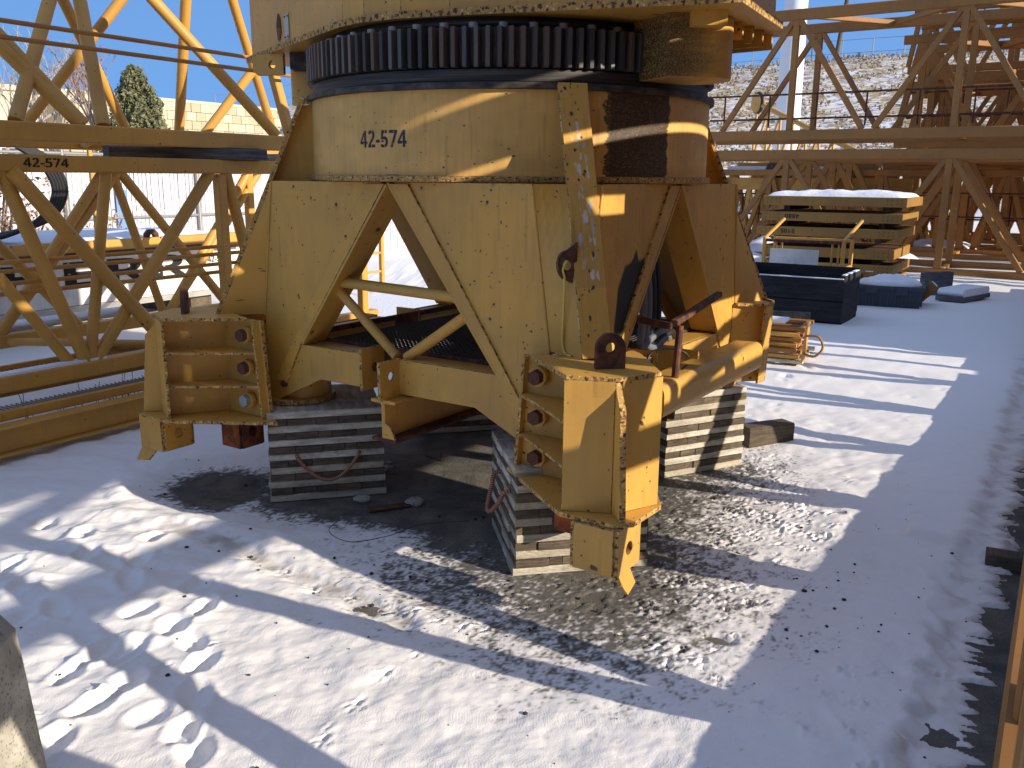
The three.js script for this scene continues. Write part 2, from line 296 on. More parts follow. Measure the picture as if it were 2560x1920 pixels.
  const streaked = mk({ roughness: 0.5, map: canvasTex(256, 2048, (g, w, h) => {
    for (let y = 0; y < h; y += 256) g.drawImage(pt1.image, 100, (y / 2) % 768, 84, 84, 0, y, w, 256);
    for (let i = 0; i < 46; i++) { const x = (0.28 + 0.5 * R()) * w, y = (0.16 + 0.56 * Math.pow(R(), 1.3)) * h, r = rr(4, 17); g.globalAlpha = rr(0.45, 0.9); blob(g, x, y, r, ['#cfcbc6', '#b9b4b4', '#dcd8d2'][i % 3], 0.5, rr(1.5, 3.2)); if (R() < 0.6) { g.globalAlpha *= 0.55; g.fillStyle = '#c9c4bd'; g.fillRect(x - 2, y, rr(2, 5), rr(30, 190)); } }
    for (let i = 0; i < 22; i++) { g.globalAlpha = 0.85; blob(g, R() * w, R() * h, rr(3, 13), ['#3d2826', '#4a3029'][i % 2], 0.5, rr(1, 2.4)); }
    for (let i = 0; i < 40; i++) { g.globalAlpha = rr(0.08, 0.2); g.fillStyle = '#6d4a20'; g.fillRect(R() * w, R() * h, rr(2, 7), rr(60, 300)); } g.globalAlpha = 1;
  }) });
  for (let k = 0; k < 4; k++) {
    const isFront = k === 0, isLeft = k === 3;
    const leg = plate('leg', [V(OFF - 0.062, 2.03, 1.062), V(OFF + 0.062, 2.03, 1.062), V(OFF + 0.062, 0.965, 1.535), V(OFF - 0.062, 0.965, 1.535)], 0.022, isFront ? [streaked, edge] : paintPlate, baseT);
    if (isFront) { const uv = leg.geometry.attributes.uv, q = leg.geometry.attributes.position; for (let i = 0; i < uv.count; i++) uv.setXY(i, (q.getX(i) - OFF + 0.065) / 0.13, (q.getY(i) - 0.96) / 1.08); }
    leg.rotation.y = k * Math.PI / 2; leg.userData.label = ['front outer leg with bird-streaked flange plate', 'outer leg on the stacked platforms side', 'outer leg hidden behind the drum', 'outer leg beside the lattice sections'][k];
    // web between drum and outer flange
    plate('web', [V(OFF, 2.0, 1.02), V(OFF, 1.99, 1.07), V(OFF, 1.0, 1.51), V(OFF, 0.97, 1.2), V(OFF, 1.62, 1.02)], 0.014, paintPlate, leg);
    for (const s of [-1, 1]) {
      const f = s < 0 ? fl : fr, end = s < 0 ? 0.03 : 0.2;
      // side panel with the stub beam's face and its sloping gusset
      const out = [f(0.035, 1.627), f(0.77, 1.627), f(0.865, 0.94), f(0.87, 0.51), f(0.79, 0.51), f(0.48, 0.655), f(end, 0.655), f(end, 0.82), f(0.60, 0.82)];
      const pg = plateGeo(s < 0 ? out : out.slice().reverse(), 0.014);
      let pm = paintPlate;
      if (isFront && s > 0) {   // texture laid over the panel once
        const uv = pg.attributes.uv, p = pg.attributes.position; for (let i = 0; i < uv.count; i++) { const X = p.getX(i), Z = p.getZ(i), t = (Z - X) * S; uv.setXY(i, clamp((0.86 - t) / 0.8, 0, 1), clamp((p.getY(i) - 0.6) / 1.05, 0, 1)); } pm = [stainMat, edge];
      }
      const panel = mesh('side_panel', pg, pm, leg);
      if (pm !== paintPlate) panel.userData.label = 'panel with a large dark oil stain';
      // flange strip and liner round the triangular opening
      plate('flange_strip', [f(0.012, 1.62, FD + 0.012), f(0.125, 1.62, FD + 0.012), f(0.80, 0.62, FD + 0.012), f(0.725, 0.60, FD + 0.012), f(0.60, 0.825, FD + 0.012)], 0.014, paintPlate, leg);
      mesh('opening_liner', ruledGeo(f(0.004, 1.62, FD + 0.02), f(0.595, 0.83, FD + 0.02), f(0.004, 1.62, FD - 0.14), f(0.595, 0.83, FD - 0.14), 0.012, 6), yellow, leg);
      // corner panel from the side panel's seam to the outer flange
      const e = OFF + s * 0.06;
      mesh('corner_panel', ruledGeo(f(0.772, 1.625, FD + 0.004), f(0.866, 0.955, FD + 0.004), V(e, 1.625, 1.235), V(e, 0.955, 1.53), 0.01), yellow, leg);
      mesh('seam_weld', tubeGeo(f(0.77, 1.62, FD + 0.008), f(0.866, 0.95, FD + 0.008), 0.008, 6), yellow, leg);
      // stub beam behind the face
      const a = f(end + 0.006, 0.738, FD - 0.085), b = f(0.84, 0.738, FD - 0.085);
      mesh('tie_stub', barGeo(a, b, 0.15, 0.158, 0.012), yellow, leg);
      if (s > 0) { const q = [f(0.19, 0.64, FD + 0.02), f(0.19, 0.64, FD - 0.16), f(0.19, 0.845, FD - 0.16), f(0.19, 0.845, FD + 0.02)], c = f(0.19, 0.745, FD - 0.07); plate('end_plate', q, 0.018, paintPlate, leg, [[c.x, c.y, c.z, 0.022]]); }
      else { const q = [f(0.035, 0.645, FD + 0.14), f(0.035, 0.645, FD - 0.01), f(0.035, 0.825, FD - 0.01), f(0.035, 0.825, FD + 0.14)], c = f(0.035, 0.75, FD + 0.06); plate('ear_plate', q, 0.018, paintPlate, leg, [[c.x, c.y, c.z, 0.022]]); }
      const pin = new THREE.CylinderGeometry(0.019, 0.019, 0.02, 16).rotateX(Math.PI / 2).applyMatrix4(frame(V(0, 0, 0), V(s * S, 0, S))); const pp = f(0.74, 0.60, FD + 0.014); mesh('plug', pin.translate(pp.x, pp.y, pp.z), rust, leg);
    }
    // foot on the timber
    const oct = []; for (let i = 0; i < 12; i++) oct.push(V(0.2 * Math.cos(i * Math.PI / 6), 0.498, 1.16 + 0.2 * Math.sin(i * Math.PI / 6)));
    plate('foot_plate', oct, 0.025, [yellow, edge], leg);
    mesh('foot_column', uvBox(new THREE.CylinderGeometry(0.13, 0.15, 0.34, 8)).translate(0.0, 0.67, 1.13), yellow, leg);

    // bolted corner box: full on the front and left corners, a short one on the right, none at the back
    if (k === 2) continue;
    if (k === 1) {
      const sb = plate('short_corner_box', [V(-0.13, 0.955, 1.30), V(-0.16, 0.955, 1.46), V(-0.11, 0.955, 1.53), V(0.16, 0.955, 1.53), V(0.16, 0.955, 1.30)], 0.016, paintPlate, baseT); sb.rotation.y = Math.PI / 2;
      plate('outer_plate', [V(-0.11, 0.50, 1.50), V(0.16, 0.50, 1.50), V(0.16, 0.975, 1.525), V(-0.11, 0.975, 1.525)], 0.02, [mk({ map: rustT, color: new THREE.Color().setRGB(2.6, 2.3, 1.9), roughness: 0.75 }), edge], sb).userData.label = 'outer plate with paint worn to grey-brown';
      plate('corner_strip', [V(-0.165, 0.50, 1.43), V(-0.11, 0.50, 1.50), V(-0.11, 0.947, 1.52), V(-0.165, 0.947, 1.45)], 0.014, paintPlate, sb);
      plate('recess_plate', [V(-0.10, 0.50, 1.28), V(-0.10, 0.50, 1.49), V(-0.10, 0.947, 1.51), V(-0.10, 0.947, 1.28)], 0.012, paintPlate, sb);
      plate('bottom_shelf', [V(-0.16, 0.60, 1.28), V(-0.16, 0.60, 1.44), V(-0.1, 0.60, 1.5), V(0.1, 0.60, 1.5), V(0.1, 0.60, 1.28)], 0.014, paintPlate, sb);
      continue;
    }
    const x = OFF - 0.01, P2 = (a, y) => a.map(([X, Z]) => V(X + x, y, Z));
    const topOut = [[-0.215, 1.38], [-0.22, 1.46], [-0.18, 1.79], [0.0, 1.86], [0.18, 1.79], [0.22, 1.46], [0.215, 1.38], [0.05, 1.46], [-0.05, 1.46]];
    const cb = plate('corner_box', P2(topOut, 0.955), 0.016, paintPlate, baseT); cb.rotation.y = k * Math.PI / 2;
    plate('bottom_plate', P2([[-0.29, 1.25], [-0.20, 1.80], [-0.04, 1.95], [0.04, 1.95], [0.20, 1.80], [0.33, 1.25], [0.12, 1.32], [-0.12, 1.32]], 0.44), 0.018, paintPlate, cb);
    for (const s of [-1, 1]) {
      plate('face_plate', [V(x + s * 0.012, 0.45, 1.845), V(x + s * 0.185, 0.45, 1.785), V(x + s * 0.185, 0.947, 1.785), V(x + s * 0.012, 0.947, 1.845)], 0.014, paintPlate, cb);
      plate('inner_plate', [V(x + s * 0.10, 0.45, 1.80), V(x + s * 0.035, 0.45, 1.50), V(x + s * 0.035, 0.947, 1.50), V(x + s * 0.10, 0.947, 1.80)], 0.012, paintPlate, cb);
      plate('bolt_plate', [V(x + s * 0.03, 0.45, 1.505), V(x + s * 0.255, 0.45, 1.28), V(x + s * 0.23, 0.947, 1.305), V(x + s * 0.03, 0.947, 1.505)], 0.022, paintPlate, cb);
      plate('edge_strip', [V(x + s * 0.24, 0.45, 1.297), V(x + s * 0.272, 0.45, 1.329), V(x + s * 0.245, 0.947, 1.356), V(x + s * 0.213, 0.947, 1.324)], 0.014, paintPlate, cb);
      for (const y of [0.785, 0.615]) plate('shelf', [V(x + s * 0.185, y, 1.78), V(x + s * 0.115, y, 1.78), V(x + s * 0.045, y, 1.51), V(x + s * 0.235, y, 1.32), V(x + s * 0.258, y, 1.343), V(x + s * 0.23, y, 1.47)], 0.012, paintPlate, cb);
      for (const [bi, y] of [0.872, 0.705, 0.535].entries()) {
        const bx = x + s * 0.175, bz = 1.36 + 0.02, dirB = V(s * S, 0, S), F = frame(V(0, 0, 0), dirB);
        const zn = bi === 2;
        const wsh = mesh('washer', new THREE.CylinderGeometry(0.041, 0.041, 0.022, 24).rotateX(Math.PI / 2).applyMatrix4(F).translate(bx + s * S * 0.022, y, bz + S * 0.022), yellow, cb);
        const hx = new THREE.CylinderGeometry(0.0315, 0.033, 0.032, 6, 1).toNonIndexed(); hx.computeVertexNormals();
        mesh('bolt', hx.rotateX(Math.PI / 2).applyMatrix4(F).translate(bx + s * S * 0.045, y, bz + S * 0.045), zn && isLeft ? zinc : rust, cb);
      }
    }
    // fin standing out of the box face, wider at the foot
    plate('fin', [V(x, 0.945, 1.84), V(x, 0.90, 1.865), V(x, 0.855, 1.905), V(x, 0.45, 1.945), V(x, 0.45, 1.84)], 0.024, paintPlate, cb);
    // lifting lug
    const lug = []; for (let i = 0; i <= 12; i++) { const a = i / 12 * Math.PI; lug.push(V(x + 0.01 + 0.057 * Math.cos(a), 1.04 + 0.057 * Math.sin(a), 1.70)); } lug.push(V(x - 0.047, 0.963, 1.70), V(x + 0.067, 0.963, 1.70));
    plate('lifting_lug', lug, 0.026, [rust, rust], cb, [[x + 0.01, 1.042, 1.70, 0.02]]).userData.label = 'rusty lifting lug with round hole';
    // pockets under the box
    for (const [bz, bs, y0, mat, cap] of [[1.845, 0.18, 0.252, paintPlate, true], [1.46, 0.145, 0.24, [rustOrange, rust], false]]) {
      const c = bs / 2; const blk = [];
      for (let q = 0; q < 4; q++) {
        const a = q * Math.PI / 2 + Math.PI / 4, nx = Math.sin(a), nz = Math.cos(a), tx = nz, tz = -nx, o = V(x - 0.03 + nx * c, 0, bz + nz * c);
        const hole = (isFront && (q === 0 || q === 2)) || (isLeft && (q === 1 || q === 3)) || (k === 1 && q % 2 === 1);
        const w = c * (q % 2 ? 0.9 : 1.0);
        plate('pocket_side', [V(o.x - tx * w, y0, o.z - tz * w), V(o.x + tx * w, y0, o.z + tz * w), V(o.x + tx * w, 0.43, o.z + tz * w), V(o.x - tx * w, 0.43, o.z - tz * w)], 0.018, mat, cb, hole ? [[o.x, y0 + 0.085, o.z, 0.026]] : []);
      }
      if (cap) plate('lip', [V(x - 0.03, y0 - 0.004, bz + c * 1.42), V(x + 0.05, y0 - 0.004, bz + c * 0.5), V(x + 0.06, y0 - 0.05, bz + c * 0.9), V(x + 0.01, y0 - 0.06, bz + c * 1.7)], 0.012, paintPlate, cb);
    }
  }
  // rusty half-round lug welded to the front leg's flange
  const hl = []; for (let i = 0; i <= 12; i++) { const a = Math.PI / 2 + i / 12 * Math.PI * 0.98; hl.push(V(OFF - 0.088 + 0.055 * Math.cos(a) * 0.8, 1.315 + 0.06 * Math.sin(a), 1.385)); } hl.push(V(OFF - 0.05, 1.235, 1.41), V(OFF - 0.05, 1.40, 1.34));
  plate('shackle_lug', hl, 0.022, [rust, rust], baseT, [[OFF - 0.09, 1.315, 1.38, 0.021]]);
  // braces across the front-left opening
  const pf2 = (t, y) => V((t - 0.92) * S, y, (t + 0.92) * S);
  tube('brace', pf2(-0.38, 1.148), pf2(0.385, 1.128), 0.026, yellow, baseT, 14);
  tube('brace', pf2(-0.40, 1.115), pf2(-0.02, 0.82), 0.024, yellow, baseT, 14);
  tube('brace', pf2(0.44, 1.08), pf2(0.045, 0.82), 0.026, yellow, baseT, 14);
  // cross beams under the floor
  for (const s of [0]) {
    const A = pf2(0.03, 0).setLength(1), n = V(-S, 0, S), t0 = V(S, 0, S).multiplyScalar(0.03);
    const p = (d, y) => n.clone().multiplyScalar(d).add(t0).setY(y);
    bar('cross_beam_web', p(1.08, 0.545), p(-1.0, 0.545), 0.02, 0.17, yellow2, baseT);
    bar('cross_beam_flange', p(1.08, 0.452), p(-1.0, 0.452), 0.15, 0.018, rust, baseT);
    bar('cross_beam_flange', p(1.08, 0.637), p(-1.0, 0.637), 0.15, 0.016, yellow2, baseT);
    plate('beam_stiffener', [p(1.075, 0.462), p(1.075, 0.462).add(V(S * 0.07, 0, S * 0.07)), p(1.075, 0.52).add(V(S * 0.04, 0, S * 0.04)), p(1.075, 0.54)], 0.012, paintPlate, baseT);
  }
  // walkway floor of expanded metal inside the legs
  const gm = []; const gs = [];
  for (let i = -26; i <= 26; i++) { const d = i * 0.03; gs.push(barGeo(V(d, 0.772, -0.8), V(d, 0.772, 0.8), 0.004, 0.006, 0.001)); gs.push(barGeo(V(-0.8, 0.776, d), V(0.8, 0.776, d), 0.004, 0.006, 0.001)); }
  const fg = merge(gs); const floor = mesh('floor_grating', fg, mk({ color: new THREE.Color().setRGB(0.07, 0.065, 0.06), roughness: 0.7, metalness: 0.3 }), baseT); floor.rotation.y = Math.PI / 4;
  for (let i = 0; i < 4; i++) { const b = bar('floor_frame', V(-0.82, 0.785, 0.82), V(0.82, 0.785, 0.82), 0.02, 0.1, rust, baseT); b.rotation.y = Math.PI / 4 + i * Math.PI / 2; }
  const bx = bar('floor_joist', V(-0.8, 0.735, 0.0), V(0.8, 0.735, 0.0), 0.06, 0.05, rust, baseT); bx.rotation.y = Math.PI / 4;
  // folded channel between the front and right corner boxes
  const chA = V(0.36, 0.695, 1.25), chB = V(1.27, 0.715, 0.36);
  const sh = new THREE.Shape(); sh.moveTo(-0.075, 0.07); sh.lineTo(0.04, 0.075); sh.quadraticCurveTo(0.075, 0.07, 0.078, 0.03); sh.lineTo(0.078, -0.04); sh.quadraticCurveTo(0.075, -0.075, 0.04, -0.078); sh.lineTo(0.03, -0.078); sh.lineTo(0.03, -0.07); sh.lineTo(0.04, -0.07); sh.quadraticCurveTo(0.066, -0.068, 0.069, -0.04); sh.lineTo(0.069, 0.03); sh.quadraticCurveTo(0.067, 0.062, 0.04, 0.066); sh.lineTo(-0.075, 0.061); sh.closePath();
  const cg = uvBox(new THREE.ExtrudeGeometry(sh, { depth: chA.distanceTo(chB), bevelEnabled: false, curveSegments: 6 })); cg.clearGroups();
  cg.applyMatrix4(new THREE.Matrix4().makeBasis(V(S, 0, S), V(0, 1, 0), V(-S, 0, S))); mesh('side_channel', cg.translate(chB.x, chB.y, chB.z), yellow, baseT);
  // rusty angle-iron post and rail by the right opening
  bar('rusty_post', V(0.52, 0.60, 1.16), V(0.55, 1.02, 1.14), 0.028, 0.028, rust, baseT);
  bar('rusty_rail', V(0.52, 1.03, 1.14), V(0.99, 1.075, 0.55), 0.035, 0.03, rust, baseT);
  bar('rusty_rail', V(0.50, 1.02, 1.15), V(0.30, 1.04, 0.8), 0.03, 0.03, rust, baseT);
}

// hoses and cable inside the base
{
  const w2 = (x, y, z) => V(CX + Math.cos(PHI) * x + Math.sin(PHI) * z, y, CZ - Math.sin(PHI) * x + Math.cos(PHI) * z);
  const specs = [[0.56, 0.66, 0.020], [0.60, 0.62, 0.018], [0.52, 0.70, 0.019], [0.64, 0.585, 0.017]];
  specs.forEach(([x, z, r], i) => {
    const g = curveTube([w2(x * 0.6, 1.7, z * 0.5), w2(x * 0.9, 1.5, z * 0.9), w2(x, 1.2, z), w2(x + 0.01, 1.0, z + 0.01), w2(x + 0.0, 0.86 - i * 0.012, z + 0.02), w2(x + 0.05, 0.825 + i * 0.02, z - 0.02), w2(x + 0.16, 0.86 + i * 0.02, z - 0.12), w2(x + 0.22, 0.83, z - 0.24)], r, 60, 8);
    tag(mesh('hydraulic_hose', g, i % 2 ? rubber : greyHose), 'dark rubber hose hanging in a bight inside the crane base opening', 'hose', 'hoses hanging inside the crane base');
  });
  const lp = []; for (let i = 0; i <= 14; i++) { const a = i / 14 * 5.6 + 0.4; lp.push(w2(0.55 + 0.10 * Math.cos(a), 0.83 + 0.065 * Math.sin(a), 1.02 + 0.02 * Math.sin(a * 2))); }
  tag(mesh('cable_loop', curveTube(lp, 0.006, 50, 6), rubber), 'thin black cable curled in a loop above the folded side channel', 'cable');
  // yellow strap tied through the half-round lug
  const st = [w2(-0.04, 1.335, 1.40), w2(-0.055, 1.30, 1.40), w2(-0.048, 1.27, 1.40), w2(-0.05, 1.12, 1.405), w2(-0.052, 1.0, 1.41), w2(-0.045, 0.968, 1.43), w2(-0.03, 0.966, 1.47)];
  const sg = curveTube(st, 0.005, 40, 5); tag(mesh('yellow_strap', sg, strapMat), 'thin yellow strap tied through the rusty half-round lug', 'strap');
}

// ---------------------------------------------------------------- slewing ring with its outer gear
{
  const ringT = thing('slewing_ring', 'large black greasy slewing ring gear on top of the yellow drum', 'gear ring', [CX, 0, CZ], PHI);
  const lath = (pts, mat, name) => mesh(name, new THREE.LatheGeometry(pts.map(([a, b]) => new THREE.Vector2(a, b)), 128), mat, ringT);
  lath([[0.85, 2.04], [1.012, 2.04], [1.015, 2.043], [1.015, 2.088], [1.0, 2.092], [0.85, 2.092]], blackSteel2, 'lower_race');
  lath([[0.85, 2.094], [0.998, 2.094], [0.998, 2.252], [0.985, 2.256], [0.85, 2.256]], blackSteel, 'gear_rim');
  lath([[0.80, 2.257], [0.93, 2.257], [0.93, 2.306], [0.80, 2.306]], blackSteel2, 'upper_race');
  const s = new THREE.Shape(); s.moveTo(-0.017, 0); s.lineTo(-0.0155, 0.02); s.quadraticCurveTo(-0.0125, 0.036, -0.0085, 0.047); s.lineTo(0.0085, 0.047); s.quadraticCurveTo(0.0125, 0.036, 0.0155, 0.02); s.lineTo(0.017, 0); s.closePath();
  const tg = new THREE.ExtrudeGeometry(s, { depth: 0.152, bevelEnabled: true, bevelSize: 0.0025, bevelThickness: 0.003, bevelSegments: 1, bevelOffset: -0.0025, curveSegments: 3 }); tg.clearGroups(); tg.rotateX(Math.PI / 2).translate(0, 2.25, 0.996); const tooth = uvBox(tg);
  const toothMat = mk({ color: new THREE.Color().setRGB(0.10, 0.095, 0.09), roughness: 0.42, metalness: 0.45, bumpMap: steelBump, bumpScale: 0.0015 });
  const toothMats = [toothMat, toothMat, mk({ color: new THREE.Color().setRGB(0.05, 0.046, 0.042), roughness: 0.6, metalness: 0.2, bumpMap: steelBump, bumpScale: 0.002 }), mk({ color: new THREE.Color().setRGB(0.15, 0.125, 0.105), roughness: 0.38, metalness: 0.5, bumpMap: steelBump, bumpScale: 0.0015 }), mk({ color: new THREE.Color().setRGB(0.12, 0.085, 0.065), roughness: 0.6, metalness: 0.2, bumpMap: steelBump, bumpScale: 0.002 })];
  const NT = 134; for (let i = 0; i < NT; i++) mesh('tooth', tooth, toothMats[Math.floor(R() * 5)], ringT).rotation.y = i / NT * Math.PI * 2;
  const nut = new THREE.CylinderGeometry(0.021, 0.021, 0.022, 6).translate(0, 2.267, 0.962);
  for (let i = 0; i < 48; i++) mesh('bolt', nut, bareSteel, ringT).rotation.y = (i + 0.3) / 48 * Math.PI * 2;
}

// ---------------------------------------------------------------- upper slewing platform
{
  const deckT = thing('slewing_platform', 'yellow steel slewing platform box sitting above the black gear ring', 'crane platform');
  const out = [[-1.60, -5.55], [-1.24, -4.95], [-0.80, -4.25], [-0.68, -4.12], [-0.50, -4.01], [-0.28, -3.935], [0.30, -3.755], [0.87, -3.60], [1.20, -4.20], [0.95, -5.5], [0.6, -6.1], [-0.9, -6.2]];
  const dp = (y, k = 1) => out.map(([x, z]) => V(x * k + CX * (1 - k), y, CZ + (z - CZ) * k));
  plate('deck_plate', dp(2.322).reverse(), 0.03, paintPlate, deckT);
  const P = dp(0, 0.968);
  const wallMats = [yellow, edge];
  for (let i = 0; i < out.length; i++) {
    const a = P[i], b = P[(i + 1) % out.length];
    plate('wall_plate', [V(b.x, 2.338, b.z), V(a.x, 2.338, a.z), V(a.x, 2.95, a.z), V(b.x, 2.95, b.z)], 0.014, wallMats, deckT);
  }
  plate('top_plate', dp(2.955, 0.97), 0.014, wallMats, deckT);
  // worn patch and riveted tin plate on the side wall
  const a = P[1], b = P[2], dirw = b.clone().sub(a).normalize(), nn = V(dirw.z, 0, -dirw.x).multiplyScalar(-1);
  const onw = (t, y, o = 0.009) => a.clone().addScaledVector(dirw, t).addScaledVector(nn, o).setY(y);
  const sgn = nn.dot(V(0, 0, 1)) > 0 ? 1 : -1; if (sgn < 0) nn.negate();
  const patch = []; for (let i = 0; i < 16; i++) { const an = i / 16 * 6.283; patch.push(onw(-0.11 + 0.036 * Math.cos(an) * rr(0.8, 1.15), 2.425 + 0.068 * Math.sin(an) * rr(0.9, 1.1), 0.0085)); }
  plate('bare_patch', patch, 0.002, [rust, rust], deckT, [], 0.0004).userData.label = 'oval patch of brown primer where paint is worn off';
  const tin = plate('tin_plate', [onw(-0.005, 2.35, 0.011), onw(0.06, 2.35, 0.011), onw(0.06, 2.475, 0.011), onw(-0.005, 2.475, 0.011)], 0.004, [zinc, zinc], deckT, [], 0.0006);
  for (const [u, v] of [[0.006, 2.362], [0.05, 2.362], [0.006, 2.463], [0.05, 2.463]]) mesh('rivet', new THREE.SphereGeometry(0.005, 8, 6).translate(onw(u, v, 0.014).x, v, onw(u, v, 0.014).z), rust, tin);
  // bracket with a square eye at the left end
  const q = (x, y, z) => V(x, y, z);
  const br = [q(-1.46, 2.307, -5.2), q(-1.46, 2.22, -5.2), q(-1.43, 2.195, -5.19), q(-1.27, 2.195, -5.13), q(-1.27, 2.307, -5.13)];
  plate('hook_bracket', br, 0.02, [yellow, edge], deckT, [[-1.34, 2.25, -5.156, 0.022]]);
  mesh('bracket_block', boxAt(0.12, 0.09, 0.1, -1.16, 2.26, -5.1), blackSteel2, deckT);
  // pinion guards hanging below the deck
  const cyl = (name, x, z, r, y0, y1, mat, n = 28) => mesh(name, uvBox(new THREE.CylinderGeometry(r, r, y1 - y0, n)).translate(x, (y0 + y1) / 2, z), mat, deckT);
  cyl('pinion_guard', -1.145, -5.3, 0.13, 2.045, 2.305, yellow);
  // guard on the right: rounded box with a greased inner half
  const gs2 = new THREE.Shape(); gs2.moveTo(-0.20, -0.10); gs2.lineTo(0.02, -0.155); gs2.absarc(0.03, 0, 0.155, -Math.PI / 2, Math.PI / 2, false); gs2.lineTo(-0.12, 0.155); gs2.closePath();
  const gg = new THREE.ExtrudeGeometry(gs2, { depth: 0.235, bevelEnabled: true, bevelSize: 0.006, bevelThickness: 0.006, bevelSegments: 2, curveSegments: 20 }); gg.clearGroups(); gg.rotateX(Math.PI / 2);
  const greased = canvasTex(1024, 512, (g, w, h) => {
    g.drawImage(pt1.image, 0, 0, w, h);
    for (let i = 0; i < 60000; i++) { const y = R() * h, x = Math.pow(R(), 0.75) * w * 0.7, e = n2(y * 0.012, 3) * 70; g.globalAlpha = 0.5 * clamp(1.1 - (x + e) / (w * 0.6), 0, 1); g.fillStyle = ['#14110f', '#1d1813', '#231b14'][i % 3]; g.fillRect(x, y, rr(1, 5), rr(2, 9)); }
    g.globalAlpha = 1;
  });
  const pgd = gg.attributes.position, uvd = new Float32Array(pgd.count * 2); for (let i = 0; i < pgd.count; i++) { uvd[i * 2] = clamp((pgd.getX(i) + 0.22) / 0.44, 0.01, 0.99); uvd[i * 2 + 1] = clamp(-pgd.getY(i) / 0.24, 0, 1); } gg.setAttribute('uv', new THREE.BufferAttribute(uvd, 2));
  const guard = mesh('gear_guard', gg, mk({ map: greased, roughness: 0.55 }), deckT); guard.position.set(0.735, 2.30, -3.98); guard.rotation.y = 0.12; guard.userData.label = 'rounded gear guard, greasy black on its inner half';
  mesh('guard_bolt', new THREE.CylinderGeometry(0.014, 0.014, 0.03, 6).rotateX(Math.PI / 2).translate(0.02, -0.035, 0.16), rust, guard);
  mesh('guard_ring', boxAt(0.14, 0.07, 0.1, 0.06, 2.315, -3.72), yellow, deckT).position.set(0.72, -0.03, -0.08);
  for (let i = 0; i < 4; i++) plate('deck_rib', [V(0.98 + i * 0.07, 2.306, -4.02 - i * 0.10), V(0.98 + i * 0.07, 2.235, -4.02 - i * 0.10), V(0.72 + i * 0.07, 2.235, -4.24 - i * 0.10), V(0.72 + i * 0.07, 2.306, -4.24 - i * 0.10)], 0.012, paintPlate, deckT);
}

// ---------------------------------------------------------------- timber blocks under the feet
function crib(local, w, turn, label, rope, layers = 13) {
  const x = CX + Math.cos(PHI) * local[0] + Math.sin(PHI) * local[1], z = CZ - Math.sin(PHI) * local[0] + Math.cos(PHI) * local[1];
  const t = thing('timber_crib', label, 'timber block', [x, 0, z], PHI + turn, 'timber blocks under the crane base feet');
  const lh = 0.0368; let y = 0.004;
  for (let i = 0; i < layers; i++) {
    const along = i % 2 === 0, n = along ? 4 : 5, cuts = [0]; for (let k = 1; k < n; k++) cuts.push(k / n + rr(-0.06, 0.06)); cuts.push(1);
    const jx = rr(-0.004, 0.004), jz = rr(-0.004, 0.004), lhh = lh - 0.0015;
    for (let k = 0; k < n; k++) {
      const a = (cuts[k] - 0.5) * w + 0.0012, b = (cuts[k + 1] - 0.5) * w - 0.0012, len = w + rr(-0.014, 0.014);
      const g = chamferBox(b - a, lhh, len, 0.003); const gg = uvBox(g);
      // grain runs along the board: swap so that u follows its length
      const m = mesh('board', along ? gg.rotateY(Math.PI / 2) : gg, (along ? woodPale : woodDark)[Math.floor(R() * 3)], t);
      const c = (a + b) / 2; m.position.set(along ? jx : c, y + lhh / 2 + rr(-0.0006, 0.0006), along ? c : jz);
    }
    y += lh;
  }
  if (rope) for (const [side, x0, x1, yr, sag] of rope) {
    const pts = []; for (let i = 0; i <= 10; i++) { const u = i / 10, X = x0 + (x1 - x0) * u, dz = 0.012 + 0.03 * Math.sin(u * Math.PI); pts.push(side === 'front' ? V(X, yr - sag * (1 - Math.pow(2 * u - 1, 2)), w / 2 + dz) : V(-w / 2 - dz * 1.8, yr - sag * (1 - Math.pow(2 * u - 1, 2)), X)); }
    const p0 = pts[0].clone(), p1 = pts[10].clone(); if (side === 'front') { p0.z = w / 2 - 0.03; p1.z = w / 2 - 0.03; } else { p0.x = -w / 2 + 0.03; p1.x = -w / 2 + 0.03; }
    mesh('rope_handle', curveTube([p0, ...pts, p1], 0.0095, 50, 8), ropeMat, t);
  }
  return t;
}
crib([0.06, 1.095], 0.585, 0, 'timber block with a rope handle, under the front foot with the big corner box', [['left', -0.1, 0.16, 0.335, 0.13]]);
crib([-1.03, 0.01], 0.585, 0.06, 'timber block with a drooping rope loop, under the foot beside the lattice sections', [['front', -0.155, 0.16, 0.245, 0.125]]);
crib([1.035, -0.036], 0.555, 0.27, 'timber block sunlit on its face, under the foot nearest the stacked platforms', [['left', -0.1, 0.12, 0.25, 0.06]]);
crib([-0.22, -1.1], 0.585, 0.05, 'timber block in deep shade under the rear foot of the crane base', null);
{ const t = bar('timber_offcut', V(1.46, 0.075, -5.33), V(1.78, 0.075, -5.47), 0.13, 0.13, woodDark[1], null, 0.008); tag(t, 'short squared timber lying in snow behind the sunlit timber block', 'timber'); }

